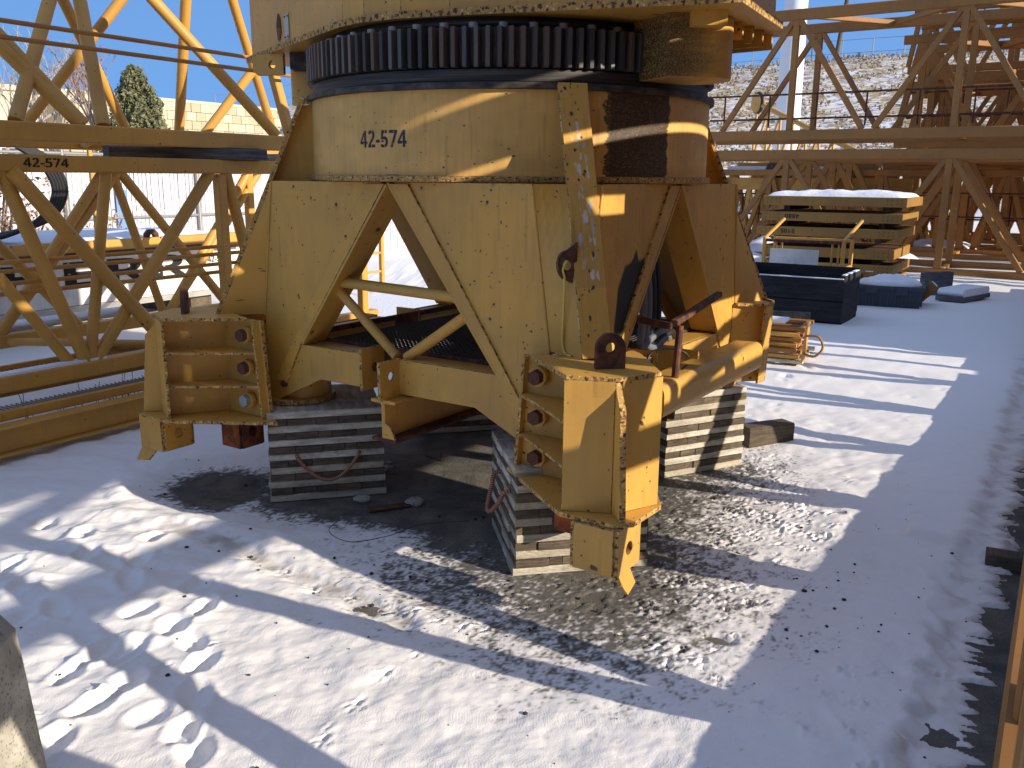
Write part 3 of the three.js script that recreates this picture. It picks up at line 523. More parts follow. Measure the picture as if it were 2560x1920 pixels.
// ---------------------------------------------------------------- ground: asphalt sheet, and snow lying on it as a height field
{
  const g = new THREE.PlaneGeometry(400, 400, 1, 1).rotateX(-Math.PI / 2); const uv = g.attributes.uv; for (let i = 0; i < uv.count; i++) uv.setXY(i, uv.getX(i) * 400, uv.getY(i) * 400);
  const at = rep(dataTex(1024, 1024, (u, v) => { const k = 102 + pf(u, v, 6, 5) * 34 + (R() - 0.5) * 60, w = pf(u, v, 3, 3); return [k * (1.0 + w * 0.04), k * 0.955, k * (0.86 - w * 0.05)]; }), 1 / 1.4);
  const ab = rep(dataTex(1024, 1024, (u, v) => { const k = 110 + R() * 110 + pf(u, v, 40, 3) * 70; return [k, k, k]; }, false), 1 / 1.4);
  structure('asphalt_ground', g, mk({ map: at, roughness: 0.86, bumpMap: ab, bumpScale: 0.006 }));
}
const bare = [
  { w: 0.10, p: [[-1.81, -4.39], [-1.83, -4.61], [-1.72, -4.74], [-1.55, -4.78], [-1.36, -4.65], [-1.28, -4.34], [-1.4, -4.27], [-1.49, -4.19], [-1.65, -4.23]] },
  { w: 0.16, p: [[-1.25, -4.2], [-0.94, -4.08], [-0.61, -4.0], [-0.41, -3.87], [-0.26, -3.64], [-0.21, -3.63], [-0.16, -3.78], [-0.03, -3.75], [0.04, -3.62], [0.3, -4.09], [0.5, -5.46], [0.2, -6.1], [-0.53, -5.92], [-0.68, -5.64], [-0.86, -5.34], [-0.71, -4.81], [-1.3, -4.8]] },
  { w: 0.62, p: [[-0.20, -3.46], [0.0, -3.40], [0.14, -3.20], [0.26, -3.0], [0.34, -3.03], [0.5, -3.18], [0.55, -3.3], [0.66, -3.6], [0.70, -3.9], [0.84, -4.27], [1.0, -4.6], [1.2, -4.95], [0.77, -5.2], [0.04, -4.09]] },
];
function sdPoly(p, x, z) {
  let d = 1e9, inside = false; for (let i = 0, j = p.length - 1; i < p.length; j = i++) { const ax = p[j][0], az = p[j][1], bx = p[i][0], bz = p[i][1], ex = bx - ax, ez = bz - az, t = clamp(((x - ax) * ex + (z - az) * ez) / (ex * ex + ez * ez), 0, 1), dx = x - ax - ex * t, dz = z - az - ez * t; d = Math.min(d, dx * dx + dz * dz); if ((az > z) !== (bz > z) && x < (bx - ax) * (z - az) / (bz - az) + ax) inside = !inside; } return inside ? -Math.sqrt(d) : Math.sqrt(d);
}
const iceLine = [[-1.63, -3.91], [-1.49, -3.84], [-1.3, -3.73], [-1.09, -3.56], [-0.86, -3.39], [-0.65, -3.23], [-0.49, -3.1], [-0.42, -3.04]];
function sdLine(p, x, z) { let d = 1e9; for (let i = 1; i < p.length; i++) { const ax = p[i - 1][0], az = p[i - 1][1], ex = p[i][0] - ax, ez = p[i][1] - az, t = clamp(((x - ax) * ex + (z - az) * ez) / (ex * ex + ez * ez), 0, 1); d = Math.min(d, Math.hypot(x - ax - ex * t, z - az - ez * t)); } return d; }
// how much of the ground shows through the thin, trodden snow (1 = bare): grains and patches, matter with its own outline
function baring(x, z) {
  if (Math.hypot(x, z + 4.3) > 4.5) return 0; let cover = 1e9; for (const b of bare) cover = Math.min(cover, sdPoly(b.p, x, z) / b.w); if (cover > 2.2) return 0;
  const k = cover + 0.42 * fbm(x * 3.2, z * 3.2 + 3, 3) + 0.34 * n2(x * 13 + 2, z * 13) + 0.36 * n2(x * 31, z * 31 + 5) + 0.34 * n2(x * 58 + 3, z * 58); return 1 - sstep(0.05, 0.75, k);
}
function snowBase(x, z) {
  const n = NX * x + NZ * z, l = LX * x + LZ * z, far = Math.hypot(x, z) > 16;
  let T = 0.052 + 0.016 * fbm(x * 0.5, z * 0.5, 3) + (far ? 0.02 : 0.0);
  if (!far) {
    T += 0.006 * fbm(x * 2.6 + 4, z * 2.6, 3) + 0.0011 * n2(x * 14, z * 14);
    // trodden, drifted snow towards the lattice sections
    const lump = sstep(-2.0, -2.9, n) * sstep(-0.75, -1.2, x); if (lump > 0) T += lump * (0.026 * fbm(x * 2.0, z * 3.0 + 7, 2) + 0.009 * (1 - Math.abs(n2(x * 3.2 + z * 1.2, z * 5.5 - x * 1.8))) - 0.006);
    let cover = 1e9;
    if (Math.hypot(x - 0, z + 4.3) < 4.5) for (const b of bare) { const s = sdPoly(b.p, x, z); cover = Math.min(cover, s / b.w); }
    if (cover < 3) {
      const rag = 0.42 * fbm(x * 3.2, z * 3.2 + 3, 3) + 0.30 * n2(x * 13 + 2, z * 13) + 0.24 * n2(x * 34, z * 34 + 5);
      const lowk = cover + 0.42 * fbm(x * 3.2, z * 3.2 + 3, 3); T = 0.0045 + T * sstep(0.1, 2.8, lowk) - 0.02 * (1 - sstep(-0.55, -0.2, lowk + 0.2 * n2(x * 13 + 2, z * 13))) + 0.0012 * n2(x * 30, z * 30);
    }
    // icy wheel groove
    if (x < 0 && x > -1.9 && z < -2.8 && z > -4.2) { const d = sdLine(iceLine, x, z) + 0.02 * n2(x * 9, z * 9); const q = 1 - sstep(0.03, 0.085, d); T -= q * 0.011; T += 0.005 * Math.exp(-Math.pow((d - 0.11) / 0.035, 2)); }
    // edge along the chord on the right
    const ne = n + 0.06 * fbm(l * 1.6, 3, 3) + 0.03 * n2(l * 7, n * 5); T -= 0.034 * sstep(-0.26, -0.17, ne) + 0.05 * sstep(-0.10, -0.02, ne + 0.05 * n2(l * 22, 1));
  } else T += 0.05 * fbm(x * 0.25, z * 0.25, 3);
  return T;
}
{
  const lines = (segs) => { const o = []; for (const [a, b, s0, s1] of segs) { let x = a; const k = Math.max(1, Math.round((b - a) / ((s0 + s1) / 2))); for (let i = 0; i < k; i++) { const u = i / k; o.push(a + (b - a) * (s0 === s1 ? u : (Math.pow(s1 / s0, u) - 1) / (s1 / s0 - 1))); } } o.push(segs[segs.length - 1][1]); return o; };
  const xs = lines([[-90, -12, 14, 2], [-12, -3.4, 0.7, 0.08], [-3.4, -2.1, 0.05, 0.02], [-2.1, 1.7, 0.0105, 0.0105], [1.7, 4.5, 0.02, 0.05], [4.5, 14, 0.1, 0.8], [14, 90, 2, 14]]);
  const zs = lines([[-90, -22, 14, 2], [-22, -10, 0.9, 0.14], [-10, -6.2, 0.08, 0.035], [-6.2, -4.9, 0.03, 0.014], [-4.9, -1.85, 0.0105, 0.0105], [-1.85, -0.5, 0.03, 0.1], [-0.5, 12, 0.4, 2.5]]);
  const nx = xs.length, nz = zs.length, Hh = new Float32Array(nx * nz), dirt = new Float32Array(nx * nz);
  for (let j = 0; j < nz; j++) for (let i = 0; i < nx; i++) Hh[j * nx + i] = snowBase(xs[i], zs[j]);
  const lo = (a, v) => { let s = 0, e = a.length - 1; while (s < e) { const m = (s + e) >> 1; if (a[m] < v) s = m + 1; else e = m; } return s; };
  const stamp = (cx, cz, r, f) => { for (let j = Math.max(0, lo(zs, cz - r)); j < nz && zs[j] < cz + r; j++) for (let i = Math.max(0, lo(xs, cx - r)); i < nx && xs[i] < cx + r; i++) f(j * nx + i, xs[i] - cx, zs[j] - cz); };
  const foot = (x, z, a, rx, rz, depth) => stamp(x, z, rz * 2.2, (k, dx, dz) => { const c = Math.cos(a), s = Math.sin(a), u = (dx * c - dz * s) / rx, v = (dx * s + dz * c) / rz, d = Math.hypot(u, v) + 0.08 * n2((x + dx) * 11, (z + dz) * 11); Hh[k] += -depth * (1 - sstep(0.35, 1.12, d)) + 0.18 * Math.abs(depth) * Math.exp(-Math.pow((d - 1.25) / 0.24, 2)); });
  R = mulberry(77);
  const feet = [[-1.46, -2.61], [-1.41, -2.76], [-1.29, -2.43], [-1.93, -3.21], [-1.83, -2.94], [-1.72, -3.05], [-1.28, -3.29], [-1.13, -2.84], [-1.05, -2.70], [-1.0, -2.50], [-0.97, -2.31], [-1.41, -3.05], [-1.24, -2.95], [-1.33, -2.77], [-1.24, -2.56], [-1.32, -2.24], [-0.90, -2.22], [-1.83, -3.53], [-1.6, -3.5], [-2.1, -3.4], [-1.62, -3.72], [-2.2, -3.9], [-1.95, -3.75], [-1.55, -3.3], [-1.62, -2.5], [-1.18, -3.1], [-1.1, -2.38], [-1.5, -2.3]];
  for (const [x, z] of feet) foot(x, z, rr(-0.6, 0.7), rr(0.042, 0.058), rr(0.07, 0.1), rr(0.02, 0.038));
  for (const [x, z] of [[1.55, -3.55], [1.68, -3.46], [1.42, -3.42], [1.8, -3.35], [2.0, -3.6], [2.3, -7.2], [2.6, -7.6]]) foot(x, z, 0.3, 0.045, 0.07, 0.02);
  // bird tracks: three toes and a hind claw, in walking lines
  const groove = (x0, z0, x1, z1, w, depth) => stamp((x0 + x1) / 2, (z0 + z1) / 2, Math.hypot(x1 - x0, z1 - z0) / 2 + w * 3, (k, dx, dz) => { const x = (x0 + x1) / 2 + dx, z = (z0 + z1) / 2 + dz, ex = x1 - x0, ez = z1 - z0, t = clamp(((x - x0) * ex + (z - z0) * ez) / (ex * ex + ez * ez), 0, 1), d = Math.hypot(x - x0 - ex * t, z - z0 - ez * t); Hh[k] += -depth * Math.exp(-d * d / (w * w)) + depth * 0.35 * Math.exp(-Math.pow((d - w * 2.1) / w, 2)); });
  const bird = (x, z, a, s = 1) => { for (const [da, l] of [[0, 0.05], [0.75, 0.042], [-0.75, 0.042], [Math.PI, 0.03]]) groove(x, z, x + Math.cos(a + da) * l * s, z + Math.sin(a + da) * l * s, 0.0068, 0.0052); };
  for (let p = 0; p < 11; p++) { let x = rr(-1.1, 1.5), z = rr(-3.6, -2.1), a = rr(0, 6.28); for (let i = 0; i < 9; i++) { bird(x + rr(-0.02, 0.02), z + rr(-0.02, 0.02), a, rr(0.85, 1.15)); if (R() < 0.3) groove(x, z, x - Math.cos(a) * 0.09, z - Math.sin(a) * 0.09, 0.006, 0.004); x += Math.cos(a) * 0.2; z += Math.sin(a) * 0.2; a += rr(-0.22, 0.22); } }
  for (let i = 0; i < 170; i++) { const x = rr(0.5, 1.6), z = -3.0 - (x - 0.5) * 1.35 + rr(-0.75, 0.5); bird(x, z, rr(0, 6.28), rr(0.7, 1.1)); }
  // drips and pits round the bare patches
  for (let i = 0; i < 60; i++) { const x = rr(0.4, 1.5), z = -2.7 - x * 1.3 + rr(-0.5, 0.6); foot(x, z, rr(0, 3), rr(0.01, 0.022), rr(0.012, 0.03), rr(0.003, 0.008)); }
  // faint old wheel tracks and trodden spots in the lane
  for (const no of [-0.55, -1.7]) for (let l = 2.4; l < 9; l += 0.05) { const p = W(l, 0, no + 0.05 * Math.sin(l * 0.8) + 0.02 * n2(l * 3, no)); stamp(p.x, p.z, 0.1, (k, dx, dz) => { Hh[k] -= 0.0011 * Math.exp(-(dx * dx + dz * dz) / 0.004); }); }
  for (let i = 0; i < 60; i++) { const p = W(rr(2.4, 8), 0, rr(-1.9, -0.3)); foot(p.x, p.z, rr(0, 3), rr(0.02, 0.05), rr(0.03, 0.09), rr(0.003, 0.011)); }
  // grey timber hidden under the snow on the right, and a hole beside it
  stamp(2.1, -3.78, 0.5, (k, dx, dz) => { const u = dx * 0.83 + dz * 0.56, v = -dx * 0.56 + dz * 0.83; Hh[k] += 0.035 * (1 - sstep(0.22, 0.27, Math.abs(u))) * (1 - sstep(0.09, 0.12, Math.abs(v))); });
  const P = new Float32Array(nx * nz * 3), C = new Float32Array(nx * nz * 3), UV = new Float32Array(nx * nz * 2);
  for (let j = 0; j < nz; j++) for (let i = 0; i < nx; i++) {
    const k = j * nx + i, x = xs[i], z = zs[j]; P[k * 3] = x; P[k * 3 + 1] = Hh[k]; P[k * 3 + 2] = z; UV[k * 2] = x; UV[k * 2 + 1] = z;
    let d = 0; if (x < 0 && x > -1.9 && z < -2.8 && z > -4.2) { const q = 1 - sstep(0.02, 0.07, sdLine(iceLine, x, z) + 0.03 * n2(x * 11, z * 11) + 0.012 * n2(x * 40, z * 40)); d = q * (0.34 + 0.34 * n2(x * 5, z * 5 + 9)); }
    const n = NX * x + NZ * z; if (n > -0.3 && n < 0 && x < 5) d = Math.max(d, 0.3 * sstep(0.25, 0.75, fbm(x * 5, z * 5, 3) + 0.4) * (1 - sstep(0.02, 0.09, Math.abs(n + 0.2 + 0.06 * fbm((LX * x + LZ * z) * 1.6, 3, 3)))));
    const bz = baring(x, z);
    d = clamp(d, 0, 1); C[k * 3] = 0.90 + (0.33 - 0.90) * d; C[k * 3 + 1] = 0.875 + (0.27 - 0.875) * d; C[k * 3 + 2] = 0.84 + (0.19 - 0.84) * d;
    if (bz > 0) { const gr = 0.115 + 0.05 * n2(x * 70, z * 70); C[k * 3] += (gr * 1.08 - C[k * 3]) * bz; C[k * 3 + 1] += (gr - C[k * 3 + 1]) * bz; C[k * 3 + 2] += (gr * 0.84 - C[k * 3 + 2]) * bz; }
  }
  const I = []; for (let j = 0; j < nz - 1; j++) for (let i = 0; i < nx - 1; i++) { const a = j * nx + i; if (Math.max(Hh[a], Hh[a + 1], Hh[a + nx], Hh[a + nx + 1]) < -0.003) continue; I.push(a, a + nx, a + 1, a + 1, a + nx, a + nx + 1); }
  const g = new THREE.BufferGeometry(); g.setAttribute('position', new THREE.BufferAttribute(P, 3)); g.setAttribute('color', new THREE.BufferAttribute(C, 3)); g.setAttribute('uv', new THREE.BufferAttribute(UV, 2)); g.setIndex(I); g.computeVertexNormals();
  const sb = rep(dataTex(512, 512, (u, v) => { const k = 128 + pf(u, v, 60, 3) * 110 + (R() - 0.5) * 50; return [k, k, k]; }, false), 1 / 0.5);
  structure('snow', g, mk({ vertexColors: true, roughness: 0.85, bumpMap: sb, bumpScale: 0.0014 }));
  console.log('snow', nx, nz, I.length / 3);
  R = mulberry(5150);
}
// small litter on the ground
{
  const stone = (x, z, r, m, label, name, cat) => { const g = new THREE.IcosahedronGeometry(r, 2), p = g.attributes.position; for (let i = 0; i < p.count; i++) { const v = V().fromBufferAttribute(p, i), k = 1 + 0.25 * n3(v.x * 9 + x, v.y * 9, v.z * 9 + z); p.setXYZ(i, v.x * k * 1.25, v.y * k * 0.6, v.z * k); } g.computeVertexNormals(); const o = mesh(name, uvBox(g), m); o.position.set(x, r * 0.45, z); return tag(o, label, cat); };
  stone(-0.5, -4.28, 0.038, concrete, 'grey stone on bare asphalt between two timber blocks', 'stone', 'stone');
  stone(-0.78, -4.33, 0.034, concrete, 'flat stone close beside the timber block with the drooping rope loop', 'stone', 'stone');
  const tw = []; for (let i = 0; i < 6; i++) { const a = rr(0, 6.28); tw.push(tubeGeo(V(-0.42, 0.02, -4.95), V(-0.42 + Math.cos(a) * 0.09, 0.03 + R() * 0.03, -4.95 + Math.sin(a) * 0.07), 0.003, 5)); }
  tag(mesh('twig', merge(tw), woodDark[0]), 'dark branched twig on sunlit asphalt under the crane base', 'twig');
  tag(mesh('wire', curveTube([V(-0.82, 0.055, -3.95), V(-0.84, 0.055, -3.8), V(-0.72, 0.055, -3.68), V(-0.56, 0.055, -3.75), V(-0.42, 0.05, -3.9), V(-0.2, 0.05, -3.95)], 0.0018, 40, 5), rubber), 'thin dark wire curling over snow beside the bare asphalt', 'wire');
  tag(bar('wood_scrap', V(-0.72, 0.012, -4.18), V(-0.5, 0.012, -4.27), 0.05, 0.016, rust, null), 'brown wood scrap lying on dark asphalt between timber blocks', 'scrap');
  const bk = tag(bar('buried_timber', V(2.10, 0.03, -3.62), V(2.32, 0.035, -3.50), 0.1, 0.07, woodDark[2], null, 0.006), 'dark timber end sticking out of snow under the chord', 'timber');
}

{ // dark grit and crumbs scattered over snow and asphalt
  const gs = []; for (let i = 0; i < 420; i++) { const near = R() < 0.6, x = near ? rr(-0.6, 1.5) : rr(-2, 2.2), z = near ? rr(-4.4, -2.9) : rr(-5, -2.1), r = 0.0022 + 0.007 * Math.pow(R(), 3), y = Math.max(0.002, snowBase(x, z)); gs.push(new THREE.IcosahedronGeometry(r, 0).scale(rr(0.8, 1.6), 0.7, rr(0.8, 1.6)).translate(x, y + r * 0.4, z)); }
  const m = mesh('grit', merge(gs), mk({ color: new THREE.Color().setRGB(0.05, 0.04, 0.032), roughness: 1 })); m.userData = { label: 'dark grit and crumbs scattered over the snow and bare asphalt', category: 'grit', kind: 'stuff' };
}

// ---------------------------------------------------------------- lattice sections
function laneThing(name, label, cat, l, n, group, turn = 0) { const p = W(l, 0, n); return thing(name, label, cat, [p.x, 0, p.z], LANE_TURN + turn, group); }
// left, lower section (number 42-574): near face n = -5.3, far face n = -6.7
{
  const t = laneThing('lattice_section', 'yellow lattice crane section numbered 42-574 lying beneath another, grey timber between', 'lattice section', 0, -5.3, 'crane lattice sections stored in the yard');
  const p = (l, y, n = -5.3) => V(l, y, n + 5.3), F = -6.7, m = yellow2;
  const ch = (y, n, h = 0.10, w = 0.1) => bar('chord', p(0.6, y, n), p(6.1, y, n), w, h, m, t, 0.008);
  const topc = ch(1.713, -5.3); ch(1.713, F); ch(0.425, -5.3, 0.1); ch(0.425, F, 0.1);
  const dia = (a, b, r = 0.042, name = 'diagonal') => tube(name, a, b, r, m, t, 14);
  for (let k = -1; k < 2; k++) { const o = k * 1.5; if (k === 1) { dia(p(4.5, 1.67), p(4.8, 0.47)); dia(p(5.86, 1.67), p(4.84, 0.47)); dia(p(5.95, 1.67, F), p(4.97, 0.47, F)); bar('post', p(5.95, 1.66), p(5.95, 0.47), 0.075, 0.075, m, t, 0.008); bar('post', p(5.95, 1.66, F), p(5.95, 0.47, F), 0.075, 0.075, m, t, 0.008); continue; }    // near and far zigzag, 1.5 m bays
    dia(p(2.87 + o, 1.67), p(3.27 + o, 0.47)); dia(p(4.36 + o, 1.67), p(3.34 + o, 0.47)); dia(p(3.54 + o, 1.67), p(3.30 + o, 0.47), 0.036, 'post');
    if (k === 0) bar('post', p(4.44 + o, 1.66), p(4.44 + o, 0.47), 0.075, 0.075, m, t, 0.008);
    dia(p(2.9 + o, 1.67, -5.24), p(3.87 + o, 0.47, -5.24), 0.046);
    dia(p(4.45 + o, 1.67, F), p(3.47 + o, 0.47, F)); dia(p(4.53 + o, 1.67, F), p(4.90 + o, 0.47, F), 0.036); dia(p(4.6 + o, 1.67, F), p(5.6 + o, 0.47, F), 0.04); dia(p(4.97 + o, 0.47, F), p(6.08 + o, 1.67, F), 0.036);
    dia(p(3.5 + o, 1.70), p(4.3 + o, 1.70, F), 0.03, 'cross_brace'); dia(p(4.3 + o, 0.42), p(3.5 + o, 0.42, F), 0.03, 'cross_brace');
    dia(p(2.80 + o, 1.06, -5.34), p(3.18 + o, 0.48, -5.34), 0.036);
  }
  for (const [y, n] of [[1.13, -5.42], [1.075, -5.42], [1.0, -5.42], [0.94, -5.42]]) tube('rail', p(0.6, y, n), p(4.75, y, n), 0.014, yellow2, t, 8);
  // walkway of bar grating
  const gs = []; for (let i = 0; i < 150; i++) gs.push(barGeo(p(1.0 + i * 0.03, 0.36, -5.40), p(1.0 + i * 0.03, 0.36, -5.95), 0.006, 0.02, 0.001)); mesh('walkway_grating', merge(gs), orange, t).userData.kind = 'stuff';
  bar('walkway_edge', p(0.6, 0.36, -5.38), p(5.5, 0.36, -5.38), 0.02, 0.07, m, t); bar('walkway_edge', p(0.6, 0.36, -5.97), p(5.5, 0.36, -5.97), 0.02, 0.07, m, t);
  const gs2 = []; for (let i = 0; i < 150; i++) gs2.push(barGeo(p(1.0 + i * 0.03, 0.30, -5.10), p(1.0 + i * 0.03, 0.30, -5.26), 0.005, 0.012, 0.001)); mesh('step_grating', merge(gs2), bareSteel, t).userData.kind = 'stuff';
  bar('step_edge', p(0.6, 0.29, -5.08), p(5.5, 0.29, -5.08), 0.03, 0.06, m, t);
  lettering(t, '42-574', 0.30, 0.075, p(3.12, 1.718, -5.247), yawQ(0));
  for (const l of [1.4, 5.6]) mesh('support_block', boxAt(0.2, 0.36, 1.8, l, 0.19, -0.7), woodDark[0], t);
  for (const [l, len] of [[2.9, 1.0], [4.2, 0.9]]) mesh('snow_strip', boxAt(len, 0.015, 0.08, l, 0.483, 0, 0.007), snowCap, t);
}
// left, upper section stacked on it
{
  const t = laneThing('lattice_section', 'yellow tubular lattice section stacked on the one numbered 42-574, seen against the sky', 'lattice section', 0, -5.3, 'crane lattice sections stored in the yard');
  const p = (l, y, n = -5.3) => V(l, y, n + 5.3), F = -6.7, m = yellow2;
  bar('chord', p(0.4, 1.895), p(6.9, 1.895), 0.12, 0.11, m, t, 0.008); bar('chord', p(0.4, 1.895, F), p(6.9, 1.895, F), 0.12, 0.11, m, t, 0.008);
  tube('chord', p(0.4, 3.35, -6.0), p(6.9, 3.35, -6.0), 0.07, m, t, 16);
  const dia = (a, b, r = 0.042, name = 'diagonal') => tube(name, a, b, r, m, t, 14), q = (l, y, n, tt) => p(l, y, n);
  for (let k = -1; k < 1; k++) { const o = k * 1.62;
    dia(p(2.99 + o, 1.95), p(3.92 + o, 3.33, -5.97), 0.042); dia(p(3.42 + o, 1.95), p(2.5 + o, 3.33, -5.97), 0.042); dia(p(3.55 + o, 1.95), p(3.86 + o, 3.33, -5.97), 0.044, 'post');
    dia(p(5.02 + o, 1.95), p(3.98 + o, 3.33, -5.97), 0.042);
    dia(p(5.2 + o, 1.95, F), p(4.9 + o, 3.33, -6.03), 0.042); dia(p(5.42 + o, 1.95, F), p(6.3 + o, 3.33, -6.03), 0.04); dia(p(6.34 + o, 1.95, F), p(5.2 + o, 3.33, -6.03), 0.04);
    dia(p(3.5 + o, 1.88), p(4.3 + o, 1.88, F), 0.03, 'cross_brace'); dia(p(4.3 + o, 1.88, F), p(5.0 + o, 1.88), 0.03, 'cross_brace');
  }
  bar('post', p(5.16, 1.95), p(5.16, 2.9, -5.6), 0.07, 0.07, m, t, 0.008);
  for (const y of [2.50, 2.41]) tube('rail', p(0.4, y, -5.3), p(6.2, y, -5.3), 0.014, mk({ map: pt3, color: new THREE.Color().setRGB(0.85, 0.68, 0.5), roughness: 0.7 }), t, 8);
}
tag(bar('spacer_timber', W(3.72, 1.802, -5.55), W(4.78, 1.802, -5.2), 0.14, 0.075, woodGrey, null, 0.008), 'grey weathered timber laid between the two stacked yellow lattice sections', 'timber');
tag(bar('spacer_timber', W(5.6, 1.802, -6.9), W(5.9, 1.802, -5.1), 0.14, 0.075, woodGrey, null, 0.008), 'grey timber spacer between the two stacked yellow sections, behind the drum', 'timber');
{ // beam lying on the ground below them
  const t = laneThing('steel_beam', 'long yellow steel I-beam lying on timbers on snow below the lattice sections', 'beam', 0, -5.0);
  bar('web', V(0.2, 0.17, 0), V(5.2, 0.17, 0), 0.012, 0.14, yellow2, t); bar('flange', V(0.2, 0.248, 0), V(5.2, 0.248, 0), 0.11, 0.014, yellow2, t); bar('flange', V(0.2, 0.092, 0), V(5.2, 0.092, 0), 0.11, 0.014, yellow2, t);
  for (const l of [0.8, 4.6]) mesh('bearer', boxAt(0.12, 0.08, 0.4, l, 0.045, -0.05), woodDark[1], t);
}
{ // white lettered deck behind the lattice sections
  const t = laneThing('lettered_deck', 'white steel deck with big black letters, snow on top, behind the lattice sections', 'deck', 0, -8.5);
  mesh('panel', uvBox(new THREE.BoxGeometry(5.6, 0.50, 0.03)).translate(4.6, 0.60, 0), whitePaint, t);
  const lower = plate('skirt', [V(1.8, 0.35, 0.0), V(7.4, 0.35, 0.0), V(7.4, 0.27, -0.12), V(1.8, 0.27, -0.12)], 0.02, [whitePaint, edge], t);
  mesh('deck_top', boxAt(5.6, 0.04, 1.2, 4.6, 0.87, -0.62), whitePaint, t); mesh('deck_floor', boxAt(5.6, 0.05, 1.1, 4.6, 0.33, -0.65), rust, t);
  for (const l of [2.2, 4.4, 6.9]) mesh('support', boxAt(0.3, 0.3, 1.0, l, 0.15, -0.7), woodDark[0], t);
  lettering(t, 'LIEBHERR', 4.25, 0.36, V(4.58, 0.665, 0.018), yawQ(0), '#17171b', false, 'painted_letters');
  lettering(t, '42-574', 0.30, 0.1, V(7.0, 0.70, 0.018), yawQ(0));
  const b = bar('top_beam', V(1.8, 0.95, 0.2), V(7.3, 0.95, 0.2), 0.1, 0.11, yellow2, t, 0.008);
  bar('rub_rail', V(1.8, 0.885, 0.24), V(7.3, 0.885, 0.24), 0.05, 0.02, rust, t);
  const lug = []; for (let i = 0; i < 8; i++) lug.push(V(6.0 + 0.085 * Math.cos(i * Math.PI / 4 + 0.4), 1.01 + 0.085 * Math.sin(i * Math.PI / 4 + 0.4), 0.2)); plate('lifting_eye', lug, 0.05, [rust, rust], t, [[6.0, 1.01, 0.2, 0.03]]);
}
// snow on top of the deck: a rounded slab
function snowSlab(name, label, l0, l1, n0, n1, y, h, grp) {
  const p = W((l0 + l1) / 2, y, (n0 + n1) / 2), a = l1 - l0, b = n1 - n0, g = new THREE.PlaneGeometry(a, b, 40, 20).rotateX(-Math.PI / 2), q = g.attributes.position;
  for (let i = 0; i < q.count; i++) { const u = q.getX(i) / a * 2, v = q.getZ(i) / b * 2, e = Math.min(1 - Math.pow(Math.abs(u), 9), 1 - Math.pow(Math.abs(v), 6)); q.setY(i, h * Math.sqrt(Math.max(0, e)) * (0.8 + 0.3 * fbm(q.getX(i) * 1.1 + l0, q.getZ(i) * 1.3 + n0, 3))); }
  g.computeVertexNormals(); const m = mesh(name, g, snowCap); m.position.copy(p); m.rotation.y = LANE_TURN; return tag(m, label, 'snow', grp);
}
snowSlab('snow_cover', 'thick snow lying on the white lettered deck', 1.8, 7.3, -9.7, -8.36, 0.89, 0.19);
{ // black hoses hung over the deck
  const t = laneThing('hose_bundle', 'bundle of black hoses hanging over the lettered deck by the red-leaved shrub', 'hose', 4.6, -8.2);
  for (let i = 0; i < 5; i++) mesh('hose', curveTube([V(-0.6, 1.05, -0.3 - i * 0.05), V(-0.1, 1.08, -0.2 - i * 0.04), V(0.22 + i * 0.03, 1.25, -0.1), V(0.32 + i * 0.03, 1.5, 0), V(0.2 + i * 0.035, 1.75, 0.02), V(0.0 + i * 0.03, 1.9, 0)], 0.022, 40, 7), rubber, t);
  bar('hook_post', V(0.72, 0.9, 0), V(0.72, 1.9, 0), 0.04, 0.04, yellow2, t);
}
// snow-dusted panel seen through the base
{ const t = tag(mesh('snow_dusted_board', boxAt(2.7, 0.06, 1.5, 0, 0, 0, 0.01), snowCap), 'grey board dusted with frozen snow lying behind the crane base', 'board'); const p = W(7.5, 0.24, -6.2); t.position.copy(p); t.rotation.set(0.0, LANE_TURN, 0.0); }
{ const t = laneThing('ladder_frame', 'yellow ladder frame standing behind the crane base opening', 'ladder', 9.2, -8.2); for (const x of [0, 0.42]) bar('rail', V(x, 0.1, 0), V(x, 2.0, 0), 0.06, 0.06, yellow2, t); for (let i = 0; i < 7; i++) bar('rung', V(0.02, 0.35 + i * 0.26, 0), V(0.4, 0.35 + i * 0.26, 0), 0.03, 0.03, yellow2, t); }

